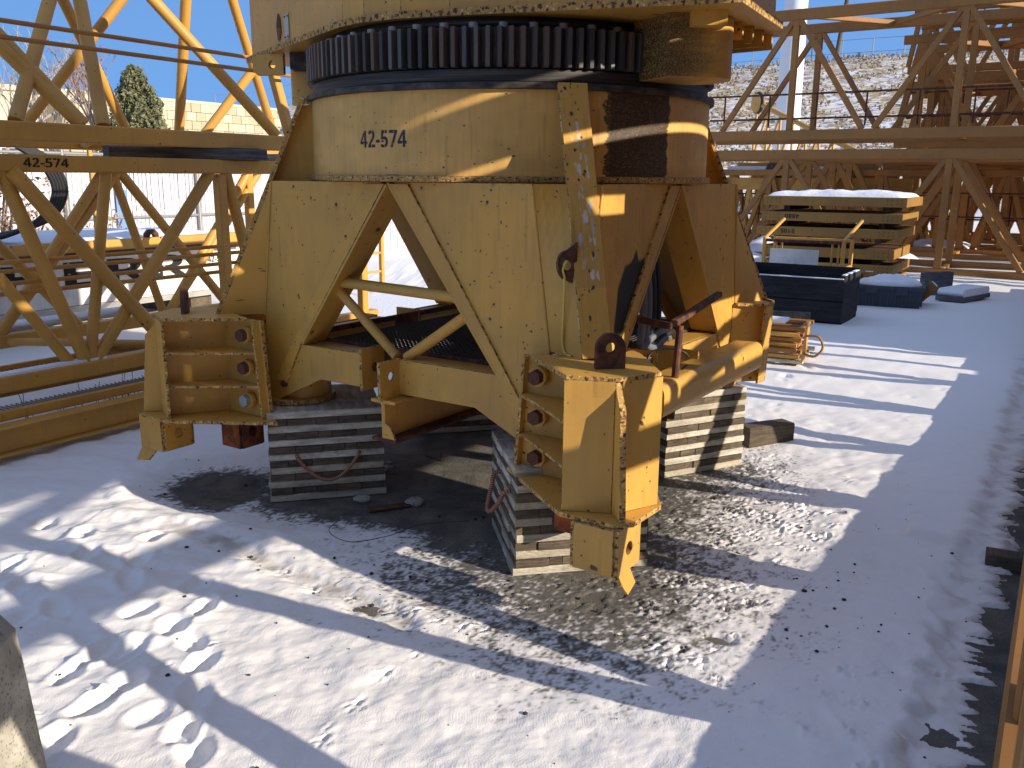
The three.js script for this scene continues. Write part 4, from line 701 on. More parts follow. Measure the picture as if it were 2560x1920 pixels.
// generic box section: x along, near face z = 0 .. depth d towards -z
function boxTruss(name, label, pos, turn, o) {
  const t = thing(name, label, 'lattice section', pos, turn, 'crane lattice sections stored in the yard');
  const { x0, x1, y0, y1, d, bay, ph = 0, c = 0.17, w = 0.09, m = orange, flat = true, rails = [], posts = true } = o;
  for (const z of [0, -d]) for (const y of [y0 + c / 2, y1 - c / 2]) bar('chord', V(x0, y, z), V(x1, y, z), c * 0.85, c, m, t, 0.012);
  const mem = (a, b, k = 1, n = 'diagonal') => flat ? bar(n, a, b, w * k, w * k, m, t, 0.01) : tube(n, a, b, w * k / 2, m, t, 10);
  const a = y0 + c, b = y1 - c;
  for (let x = x0 + ph; x < x1; x += bay) for (const z of [0, -d]) {
    const h = bay / 2, xa = Math.max(x0, x - h + w), xb = Math.min(x1, x + h - w);
    if (x > x0) mem(V(xa, a, z), V(x - w * 0.6, b, z)); if (x < x1) mem(V(x + w * 0.6, b, z), V(xb, a, z)); if (posts && x > x0 && x < x1) mem(V(x, b, z), V(x, a, z), 1.15, 'post');
    if (z === 0) { mem(V(x, y1 - c / 2, 0), V(Math.min(x1, x + h), y1 - c / 2, -d), 0.9, 'cross_brace'); mem(V(Math.min(x1, x + h), y1 - c / 2, -d), V(Math.min(x1, x + bay), y1 - c / 2, 0), 0.9, 'cross_brace'); mem(V(x, y0 + c / 2, -d), V(x, y0 + c / 2, 0), 0.9, 'cross_brace'); }
  }
  for (const [y, z] of rails) { bar('rail', V(x0, y, z), V(x1, y, z), 0.035, 0.035, rust, t, 0.004); }
  if (rails.length > 1) for (let x = x0 + 0.3; x < x1; x += bay / 3) bar('rail_post', V(x, rails[0][0], rails[0][1]), V(x, rails[0][0] - 0.62, rails[0][1]), 0.03, 0.03, rust, t, 0.003);
  return t;
}
const acrossTurn = LANE_TURN + Math.PI;     // local x = -l , z = -n (unused axes kept explicit below)
// sections lying across the lane at its far end: local x = n (to the right), local z = -l
const across = (l) => ({ pos: W(l, 0, 0).toArray(), turn: LANE_TURN - Math.PI / 2 });
const RT = [
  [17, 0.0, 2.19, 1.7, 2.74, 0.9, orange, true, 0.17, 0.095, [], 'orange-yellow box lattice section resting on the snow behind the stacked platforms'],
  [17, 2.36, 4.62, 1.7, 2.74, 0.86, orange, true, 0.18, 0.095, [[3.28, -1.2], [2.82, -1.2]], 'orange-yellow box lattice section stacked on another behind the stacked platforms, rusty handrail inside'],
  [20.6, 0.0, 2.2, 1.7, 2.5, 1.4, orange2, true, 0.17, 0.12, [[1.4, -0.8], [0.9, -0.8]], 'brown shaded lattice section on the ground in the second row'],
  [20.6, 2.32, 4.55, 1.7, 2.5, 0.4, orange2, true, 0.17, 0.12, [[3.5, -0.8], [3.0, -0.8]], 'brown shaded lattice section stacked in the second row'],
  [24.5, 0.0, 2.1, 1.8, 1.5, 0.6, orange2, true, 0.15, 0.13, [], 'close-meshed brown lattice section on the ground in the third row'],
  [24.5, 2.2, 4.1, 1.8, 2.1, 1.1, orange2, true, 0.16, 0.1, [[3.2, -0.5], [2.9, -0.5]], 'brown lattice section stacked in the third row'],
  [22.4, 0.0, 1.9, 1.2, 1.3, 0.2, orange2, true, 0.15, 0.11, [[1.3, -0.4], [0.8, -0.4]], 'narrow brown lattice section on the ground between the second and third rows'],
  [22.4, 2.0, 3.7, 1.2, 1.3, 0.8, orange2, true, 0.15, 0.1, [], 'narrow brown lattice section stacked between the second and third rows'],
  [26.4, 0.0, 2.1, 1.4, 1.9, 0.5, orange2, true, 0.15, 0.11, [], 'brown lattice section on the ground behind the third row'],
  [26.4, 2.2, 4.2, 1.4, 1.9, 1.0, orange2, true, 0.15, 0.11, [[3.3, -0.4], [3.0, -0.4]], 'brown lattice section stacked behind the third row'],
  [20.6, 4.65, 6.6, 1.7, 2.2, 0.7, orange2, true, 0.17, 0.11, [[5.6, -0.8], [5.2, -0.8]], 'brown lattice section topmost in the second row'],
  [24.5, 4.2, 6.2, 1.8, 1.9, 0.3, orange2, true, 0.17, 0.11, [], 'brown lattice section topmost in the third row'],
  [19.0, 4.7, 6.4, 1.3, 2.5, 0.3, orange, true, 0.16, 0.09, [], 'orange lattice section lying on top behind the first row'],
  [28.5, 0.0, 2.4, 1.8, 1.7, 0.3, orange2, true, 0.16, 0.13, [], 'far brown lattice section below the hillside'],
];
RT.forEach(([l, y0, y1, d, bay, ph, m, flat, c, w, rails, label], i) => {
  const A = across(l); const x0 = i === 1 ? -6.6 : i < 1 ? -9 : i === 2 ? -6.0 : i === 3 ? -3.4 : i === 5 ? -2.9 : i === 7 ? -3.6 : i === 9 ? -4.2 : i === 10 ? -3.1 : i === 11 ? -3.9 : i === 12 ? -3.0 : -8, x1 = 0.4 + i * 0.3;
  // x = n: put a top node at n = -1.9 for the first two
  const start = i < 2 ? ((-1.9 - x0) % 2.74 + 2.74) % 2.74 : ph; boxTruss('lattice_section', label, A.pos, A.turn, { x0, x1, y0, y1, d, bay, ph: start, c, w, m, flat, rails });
});
// sections lying along the lane on the far right, end on
{ const p = W(19.2, 0, -0.2); }

// ---------------------------------------------------------------- stacked platforms
function platform(l, n0, n1, y0, h, dep, label, text, flip, m = dull) {
  const p = W(l, y0, (n0 + n1) / 2), t = thing('deck_platform', label, 'platform', p.toArray(), LANE_TURN - Math.PI / 2, 'yellow platforms in the tall stack'), w = n1 - n0;
  bar('front_beam', V(-w / 2, h / 2, 0), V(w / 2, h / 2, 0), 0.05, h, m, t); bar('back_beam', V(-w / 2, h / 2, -dep), V(w / 2, h / 2, -dep), 0.05, h, m, t);
  for (const s of [-1, 1]) bar('side_beam', V(s * (w / 2 - 0.025), h / 2, -0.03), V(s * (w / 2 - 0.025), h / 2, -dep + 0.03), 0.05, h * 0.98, m, t);
  mesh('deck', boxAt(w - 0.06, 0.01, dep - 0.06, 0, h * 0.8, -dep / 2, 0.001), rust, t);
  const hs = []; for (const s of [-1, 1]) for (let i = 0; i < 4; i++) for (const y of [0.32, 0.7]) hs.push(new THREE.CylinderGeometry(0.008, 0.008, 0.004, 8).rotateX(Math.PI / 2).translate(s * (w / 2 - 0.07 - i * 0.065), h * y, 0.0265)); mesh('bolt_holes', merge(hs), blackPaint, t);
  if (text) { const q = flip ? new THREE.Quaternion().setFromAxisAngle(V(0, 0, 1), Math.PI) : yawQ(0); lettering(t, text, 0.24, 0.09, V(flip ? -w * 0.27 : w * 0.18, h * 0.5, 0.028), q); }
  for (const x of [-w * 0.35, w * 0.35]) mesh('spacer', boxAt(0.09, 0.075, dep * 0.8, x, -0.042, -dep / 2 - 0.05), woodDark[0], t);
  return t;
}
platform(14, -4.13, -2.05, 1.27, 0.14, 1.5, 'snow-topped yellow platform, topmost of the tall stack');
platform(14.02, -4.15, -2.09, 1.035, 0.14, 1.5, 'yellow platform marked 4880 upside down, second of the tall stack from the top', '4880', true);
platform(14.0, -4.2, -2.12, 0.81, 0.14, 1.5, 'yellow platform third from the top of the tall stack, half hidden by the cage frame', '5105', true);
platform(14.05, -4.1, -2.17, 0.50, 0.15, 1.5, 'yellow platform fourth from the top of the tall stack, slatted top showing');
platform(14.02, -4.1, -2.15, 0.285, 0.14, 1.5, 'yellow platform marked 5120, second of the tall stack from the ground', '5120', false);
platform(14.05, -4.0, -2.18, 0.07, 0.14, 1.5, 'yellow platform at the bottom of the tall stack');
{ const p = W(14.75, 1.405, -3.09), g = new THREE.PlaneGeometry(2.0, 1.42, 40, 24).rotateX(-Math.PI / 2), q = g.attributes.position; for (let i = 0; i < q.count; i++) { const u = q.getX(i) / 1.0, v = q.getZ(i) / 0.71, e = Math.min(1 - Math.pow(Math.abs(u), 5), 1 - Math.pow(Math.abs(v), 6)); q.setY(i, 0.10 * Math.sqrt(Math.max(0, e)) * (0.85 + 0.4 * fbm(q.getX(i) * 1.4, q.getZ(i) * 1.4, 3))); } g.computeVertexNormals(); const m = mesh('snow_cover', g, snowCap); m.position.copy(p); m.rotation.y = LANE_TURN - Math.PI / 2; tag(m, 'snow lying on the topmost platform of the tall stack', 'snow'); }
// yellow tube cage with a white board in front of the stack
{
  const p = W(11.7, 0, -2.9), t = thing('cage_frame', 'yellow tube cage frame with a white board, standing before the stacked platforms', 'frame', p.toArray(), LANE_TURN - Math.PI / 2);
  for (const x of [-0.5, 0.5]) for (const z of [0, -0.5]) bar('upright', V(x, 0.1, z), V(x, 0.9, z), 0.045, 0.045, yellow2, t);
  for (const y of [0.88, 0.55]) { bar('cross_rail', V(-0.52, y, 0), V(0.52, y, 0), 0.04, 0.04, y > 0.8 ? rust : yellow2, t); bar('cross_rail', V(-0.52, y, -0.5), V(0.52, y, -0.5), 0.04, 0.04, yellow2, t); }
  for (const x of [-0.5, 0.5]) { bar('side_rail', V(x, 0.9, 0.02), V(x + 0.1, 1.14, -0.5), 0.035, 0.035, yellow2, t); tube('side_rail', V(x, 0.55, 0), V(x, 0.55, -0.5), 0.018, yellow2, t); }
  for (const x of [-0.36, -0.28, 0.36, 0.44]) bar('baluster', V(x, 0.15, -0.02), V(x, 0.88, -0.02), 0.025, 0.025, yellow2, t);
  mesh('white_board', boxAt(0.62, 0.28, 0.012, -0.1, 0.64, 0.035), whitePaint, t);
}
// black wooden trough
{
  const p = W(10.35, 0, -2.72), t = thing('wooden_trough', 'large weathered black wooden box with open top', 'wooden box', p.toArray(), LANE_TURN - Math.PI / 2);
  for (const [y, h, z] of [[0.44, 0.24, 0], [0.19, 0.23, 0.003]]) mesh('front_board', boxAt(1.28, h, 0.045, 0, y, z, 0.006), woodBlack, t);
  for (const [y, h] of [[0.50, 0.26], [0.23, 0.26]]) mesh('back_board', boxAt(1.28, h, 0.045, 0, y, -0.85, 0.006), woodBlack, t);
  for (const s of [-1, 1]) mesh('end_board', uvBox(chamferBox(0.045, 0.56, 0.8, 0.006)).translate(s * 0.62, 0.32, -0.42), woodBlack, t);
  mesh('rim_frost', boxAt(1.26, 0.01, 0.04, 0, 0.566, 0, 0.004), snowCap, t); mesh('rim_frost', boxAt(0.045, 0.01, 0.75, 0.62, 0.607, -0.42, 0.004), snowCap, t);
  mesh('floor_board', boxAt(1.2, 0.03, 0.8, 0, 0.06, -0.42), woodBlack, t);
}
// yellow sheet parts leaning beside it
[[0, 0.0, 'upright folded yellow sheet part leaning on the stack, against the wooden box'], [0.17, 0.02, 'upright folded yellow sheet part leaning on the stack, beside another upright one'], [0.45, 0.5, 'tilted yellow folded sheet part leaning on the stack'], [0.68, 0.75, 'yellow folded sheet part leaning at the steepest slant before the stack']].forEach(([dx, tilt, label], i) => {
  const p = W(12.6 + i * 0.05, 0, -2.42 + dx), t = thing('folded_sheet', label, 'sheet part', p.toArray(), LANE_TURN - Math.PI / 2, 'folded yellow sheets leaning on the stack');
  const g = new THREE.Group(); mesh('front_face', boxAt(0.15, 0.42, 0.012, 0, 0.24, 0), orange, t).rotation.z = -tilt; mesh('side_flange', boxAt(0.012, 0.42, 0.1, 0.075, 0.24, -0.05), orange, t).rotation.z = -tilt; mesh('snow_dab', boxAt(0.1, 0.012, 0.05, 0, 0.452, -0.03, 0.005), snowCap, t).rotation.z = -tilt;
});
// blue-grey tote
{
  const p = W(12.2, 0, -1.9), t = thing('plastic_tote', 'blue-grey plastic tote crate heaped with snow, at the end of the lane', 'tote', p.toArray(), LANE_TURN - Math.PI / 2 + 0.12);
  const m = mk({ color: new THREE.Color().setRGB(0.05, 0.064, 0.085), roughness: 0.5 }), s = new THREE.Shape(); s.moveTo(-0.38, -0.26); s.lineTo(0.38, -0.26); s.lineTo(0.38, 0.26); s.lineTo(-0.38, 0.26); s.closePath();
  const g = new THREE.BoxGeometry(0.84, 0.3, 0.58, 1, 1, 1), q = g.attributes.position; for (let i = 0; i < q.count; i++) if (q.getY(i) < 0) q.setXYZ(i, q.getX(i) * 0.9, q.getY(i), q.getZ(i) * 0.88); g.computeVertexNormals(); mesh('body', uvBox(g).translate(0, 0.17, -0.29), m, t);
  mesh('rim', boxAt(0.88, 0.045, 0.62, 0, 0.30, -0.29, 0.008), m, t);
  for (let i = -4; i <= 4; i++) mesh('rib', boxAt(0.018, 0.2, 0.02, i * 0.088, 0.17, -0.005), m, t); for (let i = -2; i <= 2; i++) mesh('rib', boxAt(0.02, 0.2, 0.018, 0.4, 0.17, -0.29 + i * 0.1), m, t);
  for (const x of [-0.2, 0.16]) mesh('latch', boxAt(0.14, 0.09, 0.02, x, 0.27, 0.025), m, t); for (let i = -2; i <= 2; i++) mesh('hinge', boxAt(0.03, 0.05, 0.05, 0.45, 0.31, -0.29 + i * 0.1), m, t);
  const c = new THREE.SphereGeometry(0.4, 28, 12, 0, 6.283, 0, 1.57), cp = c.attributes.position; for (let i = 0; i < cp.count; i++) { const x = cp.getX(i), z = cp.getZ(i); cp.setXYZ(i, x * 0.98, cp.getY(i) * 0.3 * (1 + 0.3 * n2(x * 4, z * 4)), z * 0.68); } c.computeVertexNormals(); mesh('snow_heap', c.translate(0, 0.318, -0.29), snowCap, t);
}
{ const p = W(13.6, 0, -1.15), t = thing('snowy_board', 'board carrying a slab of sunlit snow, behind the plastic tote', 'board', p.toArray(), LANE_TURN - 0.3); mesh('board', boxAt(0.9, 0.06, 0.36, 0, 0.1, 0), woodGrey, t); mesh('snow', boxAt(0.86, 0.1, 0.34, 0, 0.18, 0, 0.045), snowCap, t); }
{ const p = W(14.0, 0, -1.55), t = tag(mesh('grey_block', boxAt(0.5, 0.36, 0.1, 0, 0.2, 0, 0.01), woodGrey), 'grey weathered board standing on edge beside the stacked platforms', 'board'); t.position.copy(p); t.rotation.y = LANE_TURN - 0.7; }
// pallet of yellow frames near the right-hand block
{
  const p = W(7.75, 0, -2.35), t = thing('framed_parts', 'pallet of flat yellow frames and plates with snow, behind the sunlit timber block', 'pallet load', p.toArray(), LANE_TURN - Math.PI / 2 + 0.1);
  for (const z of [0, -0.35, -0.7]) bar('pallet_board', V(-0.55, 0.09, z), V(0.5, 0.09, z), 0.09, 0.03, woodPale[0], t); for (const x of [-0.45, 0.4]) bar('pallet_bearer', V(x, 0.045, 0.03), V(x, 0.045, -0.75), 0.09, 0.06, woodDark[0], t);
  for (let i = 0; i < 6; i++) { const y = 0.13 + i * 0.048, z = rr(-0.04, 0.04), x = rr(-0.05, 0.05); bar('frame_bar', V(-0.55 + x, y, z), V(0.46 + x, y + rr(-0.01, 0.012), z), 0.05, 0.036, i % 2 ? orange : yellow2, t); bar('frame_bar', V(-0.5 + x, y, z - 0.5), V(0.46 + x, y, z - 0.5), 0.05, 0.036, orange, t); bar('frame_side', V(0.42 + x, y, z), V(0.42 + x, y, z - 0.5), 0.04, 0.03, orange, t); }
  bar('end_upright', V(0.5, 0.1, 0.04), V(0.52, 0.42, 0.02), 0.03, 0.03, yellow2, t); mesh('handle', curveTube([V(0.5, 0.33, 0.05), V(0.62, 0.33, 0.06), V(0.66, 0.24, 0.06), V(0.6, 0.16, 0.06), V(0.5, 0.17, 0.05)], 0.011, 24, 7), orange, t);
  mesh('snow_patch', boxAt(0.42, 0.03, 0.2, 0.12, 0.43, -0.12, 0.014), snowCap, t); mesh('snow_patch', boxAt(0.7, 0.05, 0.4, -0.25, 0.44, -0.4, 0.02), snowCap, t);
}
{ const p = W(9.3, 0, -2.6), t = thing('scrap_heap_bar', 'dark steel bar propped on rusty scrap before the wooden box', 'scrap', p.toArray(), LANE_TURN - Math.PI / 2); bar('bar', V(-0.1, 0.26, 0), V(0.42, 0.28, 0), 0.07, 0.07, blackSteel2, t); bar('strut', V(-0.35, 0.4, -0.1), V(0.1, 0.12, 0.1), 0.04, 0.04, rust, t); mesh('scrap_base', boxAt(0.9, 0.16, 0.5, -0.2, 0.1, -0.2, 0.02), rust, t); mesh('snow_dab', boxAt(0.36, 0.03, 0.2, -0.3, 0.2, -0.05, 0.013), snowCap, t); }

// ---------------------------------------------------------------- right-hand row along the lane: its near chord shows at the frame's edge, the rest casts the yard's shade
{
  const near = (label, x0, x1, node) => {
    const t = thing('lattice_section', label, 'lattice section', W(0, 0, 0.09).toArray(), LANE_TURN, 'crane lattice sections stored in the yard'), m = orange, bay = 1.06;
    for (const z of [0, 1.5]) { bar('chord', V(x0, 0.19, z), V(x1, 0.19, z), 0.17, 0.2, m, t, 0.012); bar('chord', V(x0, z ? 1.68 : 1.72, z), V(x1, z ? 1.68 : 1.72, z), z ? 0.1 : 0.17, z ? 0.12 : 0.22, m, t, 0.012); }
    for (let x = node - Math.floor((node - x0) / bay) * bay; x < x1; x += bay) { if (x - 0.46 > x0) bar('diagonal', V(x - 0.03, 0.28, 0), V(x - 0.48, 1.62, 0), 0.115, 0.115, m, t, 0.01); if (x + 0.46 < x1) bar('diagonal', V(x + 0.03, 0.28, 0), V(x + 0.48, 1.62, 0), 0.115, 0.115, m, t, 0.01); }
    for (let x = x0 + 0.1, i = 0; x < x1; x += 3.18, i++) { bar('post', V(x, 0.28, 1.5), V(x, 1.62, 1.5), 0.1, 0.1, m, t, 0.01); bar('cross_brace', V(x, 1.72, 0.08), V(x, 1.72, 1.42), 0.08, 0.08, m, t, 0.01); bar('cross_brace', V(x, 0.2, 0.08), V(x, 0.2, 1.42), 0.08, 0.08, m, t, 0.01); if (x + 3.1 < x1) bar('cross_brace', V(x + 0.08, 1.72, 1.42), V(x + 3.1, 1.72, 0.08), 0.07, 0.07, m, t, 0.01); }
    for (const x of [x0 + 0.6, x1 - 0.6]) mesh('bearer', boxAt(0.14, 0.1, 1.9, x, 0.06, 0.75), woodDark[0], t);
  };
  near('orange lattice section along the lane whose low chord runs beside the snow edge', -6, 8.3, 2.5);
  near('orange lattice section along the lane beyond the pallet of yellow frames', 8.5, 15.5, 9.2);
  // unseen slim blockers added over the chord, slits shaping the light; sun-blocking decks behind
  const light_blocker = (l0, l1, n, y0, y1, label) => { const p = W((l0 + l1) / 2, y0, n), t = thing('added_girder', label, 'light_blocker', p.toArray(), LANE_TURN, 'unseen light blockers added along the lane'), w = l1 - l0, h = y1 - y0; bar('blocker_body', V(-w / 2, h / 2, 0), V(w / 2, h / 2, 0), 0.07, h, orange, t, 0.01); for (const x of [-1, 1]) mesh('end_plate', boxAt(0.012, h * 1.0, 0.09, x * (w / 2 + 0.006), h / 2, 0, 0.002), orange, t); };
  const LB = 'unseen added slim girder in the pile on the laneside lattice section';
  for (const [a, b] of [[1.835, 2.10], [2.195, 2.435], [2.49, 2.735], [2.785, 3.25]]) { light_blocker(-6, -1.2, 0.09, a, b, LB); light_blocker(-1.17, 2.97, 0.09, a, b, LB); light_blocker(3.0, 5.9, 0.09, a, b, LB); }
  light_blocker(-6, 3.27, 0.09, 2.105, 2.19, LB); light_blocker(3.58, 5.9, 0.09, 2.105, 2.19, LB);
  for (let i = 0; i < 4; i++) light_blocker(-6, 4.35, 0.09, 3.255 + i * 0.46, 3.255 + i * 0.46 + 0.455, 'unseen added deep girder on top of the laneside pile');
  const deck = (l0, l1, n0, n1, y0, y1, label, grp) => { const p = W((l0 + l1) / 2, y0, (n0 + n1) / 2), t = thing('deck_platform', label, 'platform', p.toArray(), LANE_TURN, grp), w = l1 - l0, d = n1 - n0, h = y1 - y0; for (const z of [-d / 2 + 0.04, d / 2 - 0.04]) bar('long_beam', V(-w / 2, h / 2, z), V(w / 2, h / 2, z), 0.08, h, orange, t); for (const x of [-w / 2 + 0.04, w / 2 - 0.04]) bar('end_beam', V(x, h / 2, -d / 2 + 0.09), V(x, h / 2, d / 2 - 0.09), 0.08, h * 0.98, orange, t); mesh('floor_plate', boxAt(w - 0.2, 0.02, d - 0.2, 0, h * 0.6, 0, 0.002), rust, t); };
  const G = 'unseen decks added along the lane to block the sun';  // unseen decks, added to keep sunlight off the lane and far rows
  for (let i = 0; i < 5; i++) deck(-6, 15, 2.3, 3.9, 0.08 + i * 0.195, 0.08 + i * 0.195 + 0.185, 'unseen sun-blocking deck added in the low pile behind the laneside lattice section', G);
  for (let i = 0; i < 6; i++) deck(9.3, 15, 1.75, 2.2, 0.1 + i * 0.3, 0.1 + i * 0.3 + 0.28, 'unseen sun-blocking deck added, standing narrow behind the far laneside section', G);
  // unseen sections and decks added beside the far rows to keep the sun off
  for (let i = 0; i < 2; i++) { const t = boxTruss('lattice_section', ['unseen orange lattice section on the ground at the lane end, right of the far rows', 'unseen orange lattice section stacked at the lane end, right of the far rows'][i], W(0, 0, 0.6).toArray(), LANE_TURN, { x0: 15.8, x1: 32, y0: i * 2.25, y1: 2.15 + i * 2.25, d: -1.6, bay: 2.2, ph: 0.7 + i, c: 0.17, w: 0.12, m: orange }); }
  for (let i = 0; i < 3; i++) deck(15.8, 32, 2.5, 4.1, 0.1 + i * 0.34, 0.1 + i * 0.34 + 0.29 - (i % 3) * 0.03, 'unseen sun-blocking deck added in the tall pile at the lane end', G);
}

// ---------------------------------------------------------------- background
const P360 = (az, dist, y = 0) => V(Math.sin(az * D2R) * dist, y, -Math.cos(az * D2R) * dist);
function leafMesh(pts, size, mats, parent, name) { // many small leaf-sized faces
  const Pp = [], Nn = []; const a = V(), b = V(), c = V(), n = V(); for (const q of pts) { const d = V(rr(-1, 1), rr(-1, 1), rr(-1, 1)).normalize(), e = V(rr(-1, 1), rr(-1, 1), rr(-1, 1)).cross(d).normalize(), s = size * rr(0.6, 1.3); a.copy(q).addScaledVector(d, s); b.copy(q).addScaledVector(e, s * 0.45); c.copy(q).addScaledVector(e, -s * 0.45); Pp.push(a.x, a.y, a.z, b.x, b.y, b.z, c.x, c.y, c.z); n.copy(d).cross(e); for (let i = 0; i < 3; i++) Nn.push(n.x, n.y, n.z); }
  const g = new THREE.BufferGeometry(); g.setAttribute('position', new THREE.Float32BufferAttribute(Pp, 3)); g.setAttribute('normal', new THREE.Float32BufferAttribute(Nn, 3)); return mesh(name, g, mats, parent);
}
{ // hillside
  const ridge = (az) => { const k = [[-60, 2.2], [-30, 2.6], [-16, 3.42], [-13, 4.2], [0, 5.6], [13, 6.12], [17, 6.4], [22, 6.55], [40, 6.6], [70, 6]]; for (let i = 1; i < k.length; i++) if (az <= k[i][0]) { const u = (az - k[i - 1][0]) / (k[i][0] - k[i - 1][0]); return k[i - 1][1] + u * (k[i][1] - k[i - 1][1]); } return 6; };
  const nA = 140, nD = 40, Pp = [], UV = [], I = [];
  for (let j = 0; j <= nD; j++) for (let i = 0; i <= nA; i++) { const az = -58 + i / nA * 125, u = j / nD, d = 40 + u * 45, top = 1.65 + 76 * Math.tan(ridge(az) * D2R), pr = u < 0.8 ? Math.sin(u / 0.8 * Math.PI / 2) : 1 - (u - 0.8) * 0.2; const p = P360(az, d); Pp.push(p.x, -0.2 + (top + 0.2) * pr + 0.12 * fbm(p.x * 0.25, p.z * 0.25, 3), p.z); UV.push(p.x, p.z); }
  for (let j = 0; j < nD; j++) for (let i = 0; i < nA; i++) { const a = j * (nA + 1) + i; I.push(a, a + 1, a + nA + 1, a + 1, a + nA + 2, a + nA + 1); }
  const g = new THREE.BufferGeometry(); g.setAttribute('position', new THREE.Float32BufferAttribute(Pp, 3)); g.setAttribute('uv', new THREE.Float32BufferAttribute(UV, 2)); g.setIndex(I); g.computeVertexNormals();
  const ht = rep(dataTex(1024, 1024, (u, v) => { const s = pf(u, v * 1.6, 22, 4) + 0.5 * pf(u * 0.6, v, 5, 3), k = sstep(-0.26, 0.16, s), f = (R() - 0.5) * 34, f2 = pn(u, v, 120) * 26; const gr = [172 + f + f2, 152 + f + f2, 120 + f + f2], sn = [226, 226, 230]; return [0, 1, 2].map((c) => sn[c] + (gr[c] - sn[c]) * k); }), 1 / 16);
  structure('hillside', g, mk({ map: ht, roughness: 1 }));
  // wire fence along the crest
  const fence = (a0, a1, n, label) => { const t = thing('crest_fence', label, 'fence'); let prev = null; for (let i = 0; i <= n; i++) { const az = a0 + (a1 - a0) * i / n, d = 75.5, y = 1.65 + 76 * Math.tan(ridge(az) * D2R) - 0.2, p = P360(az, d, y); bar('post', p, p.clone().setY(y + 2.0), 0.07, 0.07, bareSteel, t); if (prev) for (const h of [1.95, 1.0]) tube('wire', prev.clone().setY(prev.y + h), p.clone().setY(y + h), 0.02, bareSteel, t, 4); prev = p; } };
  fence(11, 31, 12, 'thin wire fence along the hill crest behind the white mast'); fence(-18, -9, 5, 'thin wire fence on the low hill beyond the block wall');
  // dry brush on the slope
  const gs = []; for (let i = 0; i < 1300; i++) { const az = rr(8, 32), u = rr(0.1, 0.8), d = 40 + u * 45, y = (1.65 + 76 * Math.tan(ridge(az) * D2R)) * Math.sin(u / 0.8 * Math.PI / 2), p = P360(az, d, y), h = rr(0.15, 0.45); for (let k = 0; k < 7; k++) gs.push(p.clone().add(V(rr(-0.3, 0.3), rr(-0.02, h), rr(-0.2, 0.2)))); }
  const br = leafMesh(gs, 0.16, mk({ color: new THREE.Color().setRGB(0.34, 0.27, 0.17), roughness: 1, side: THREE.DoubleSide }), null, 'dry_grass'); br.userData = { label: 'dry tan grass tufts scattered over the snowy hillside', category: 'grass', kind: 'stuff' };
}
{ // white mast and brown pole on the hill
  const t = thing('white_mast', 'tall smooth white steel mast at the foot of the hill', 'mast', P360(16.6, 41).toArray()); mesh('shaft', new THREE.CylinderGeometry(0.40, 0.56, 16, 40).translate(0, 8, 0), mk({ color: new THREE.Color().setRGB(0.78, 0.8, 0.82), roughness: 0.45 }), t); mesh('base_flange', new THREE.CylinderGeometry(0.75, 0.75, 0.12, 32).translate(0, 0.1, 0), concrete, t);
  const q = P360(18.9, 75, 9.6), u = thing('utility_pole', 'slim brown utility pole on the hill crest', 'pole', q.toArray()); tube('pole', V(0, -0.6, 0), V(1.4, 12, 0), 0.17, woodDark[0], u, 10); bar('stay', V(0, -0.2, 0.2), V(2.6, 1.0, 0.2), 0.05, 0.05, bareSteel, u);
}
{ // distant jib with its sheave
  const a = W(33, 4.35, -10.2), b = W(29, 2.2, -5.2), t = thing('crane_jib', 'bright yellow tapering crane jib with a sheave wheel at its tip', 'crane jib');
  const up = V(0, 0, 0); tube('chord', a, b, 0.09, yellow2, t); const a2 = a.clone().add(V(-0.3, -1.9, 0)), b2 = b.clone().add(V(0, -0.9, 0)); tube('chord', a2, b2, 0.07, yellow2, t);
  for (let i = 0; i < 9; i++) { const p = a.clone().lerp(b, i / 9), q = a2.clone().lerp(b2, (i + 0.5) / 9), r = a.clone().lerp(b, (i + 1) / 9); tube('lacing', p, q, 0.045, yellow2, t, 8); tube('lacing', q, r, 0.045, yellow2, t, 8); }
  const w = uvBox(new THREE.CylinderGeometry(0.33, 0.33, 0.2, 24).rotateZ(Math.PI / 2)); const s = mesh('sheave', w, yellow2, t); s.position.copy(a); s.rotation.y = 0.25; mesh('rope_groove', new THREE.TorusGeometry(0.33, 0.07, 8, 24).rotateY(Math.PI / 2), blackSteel, s);
}
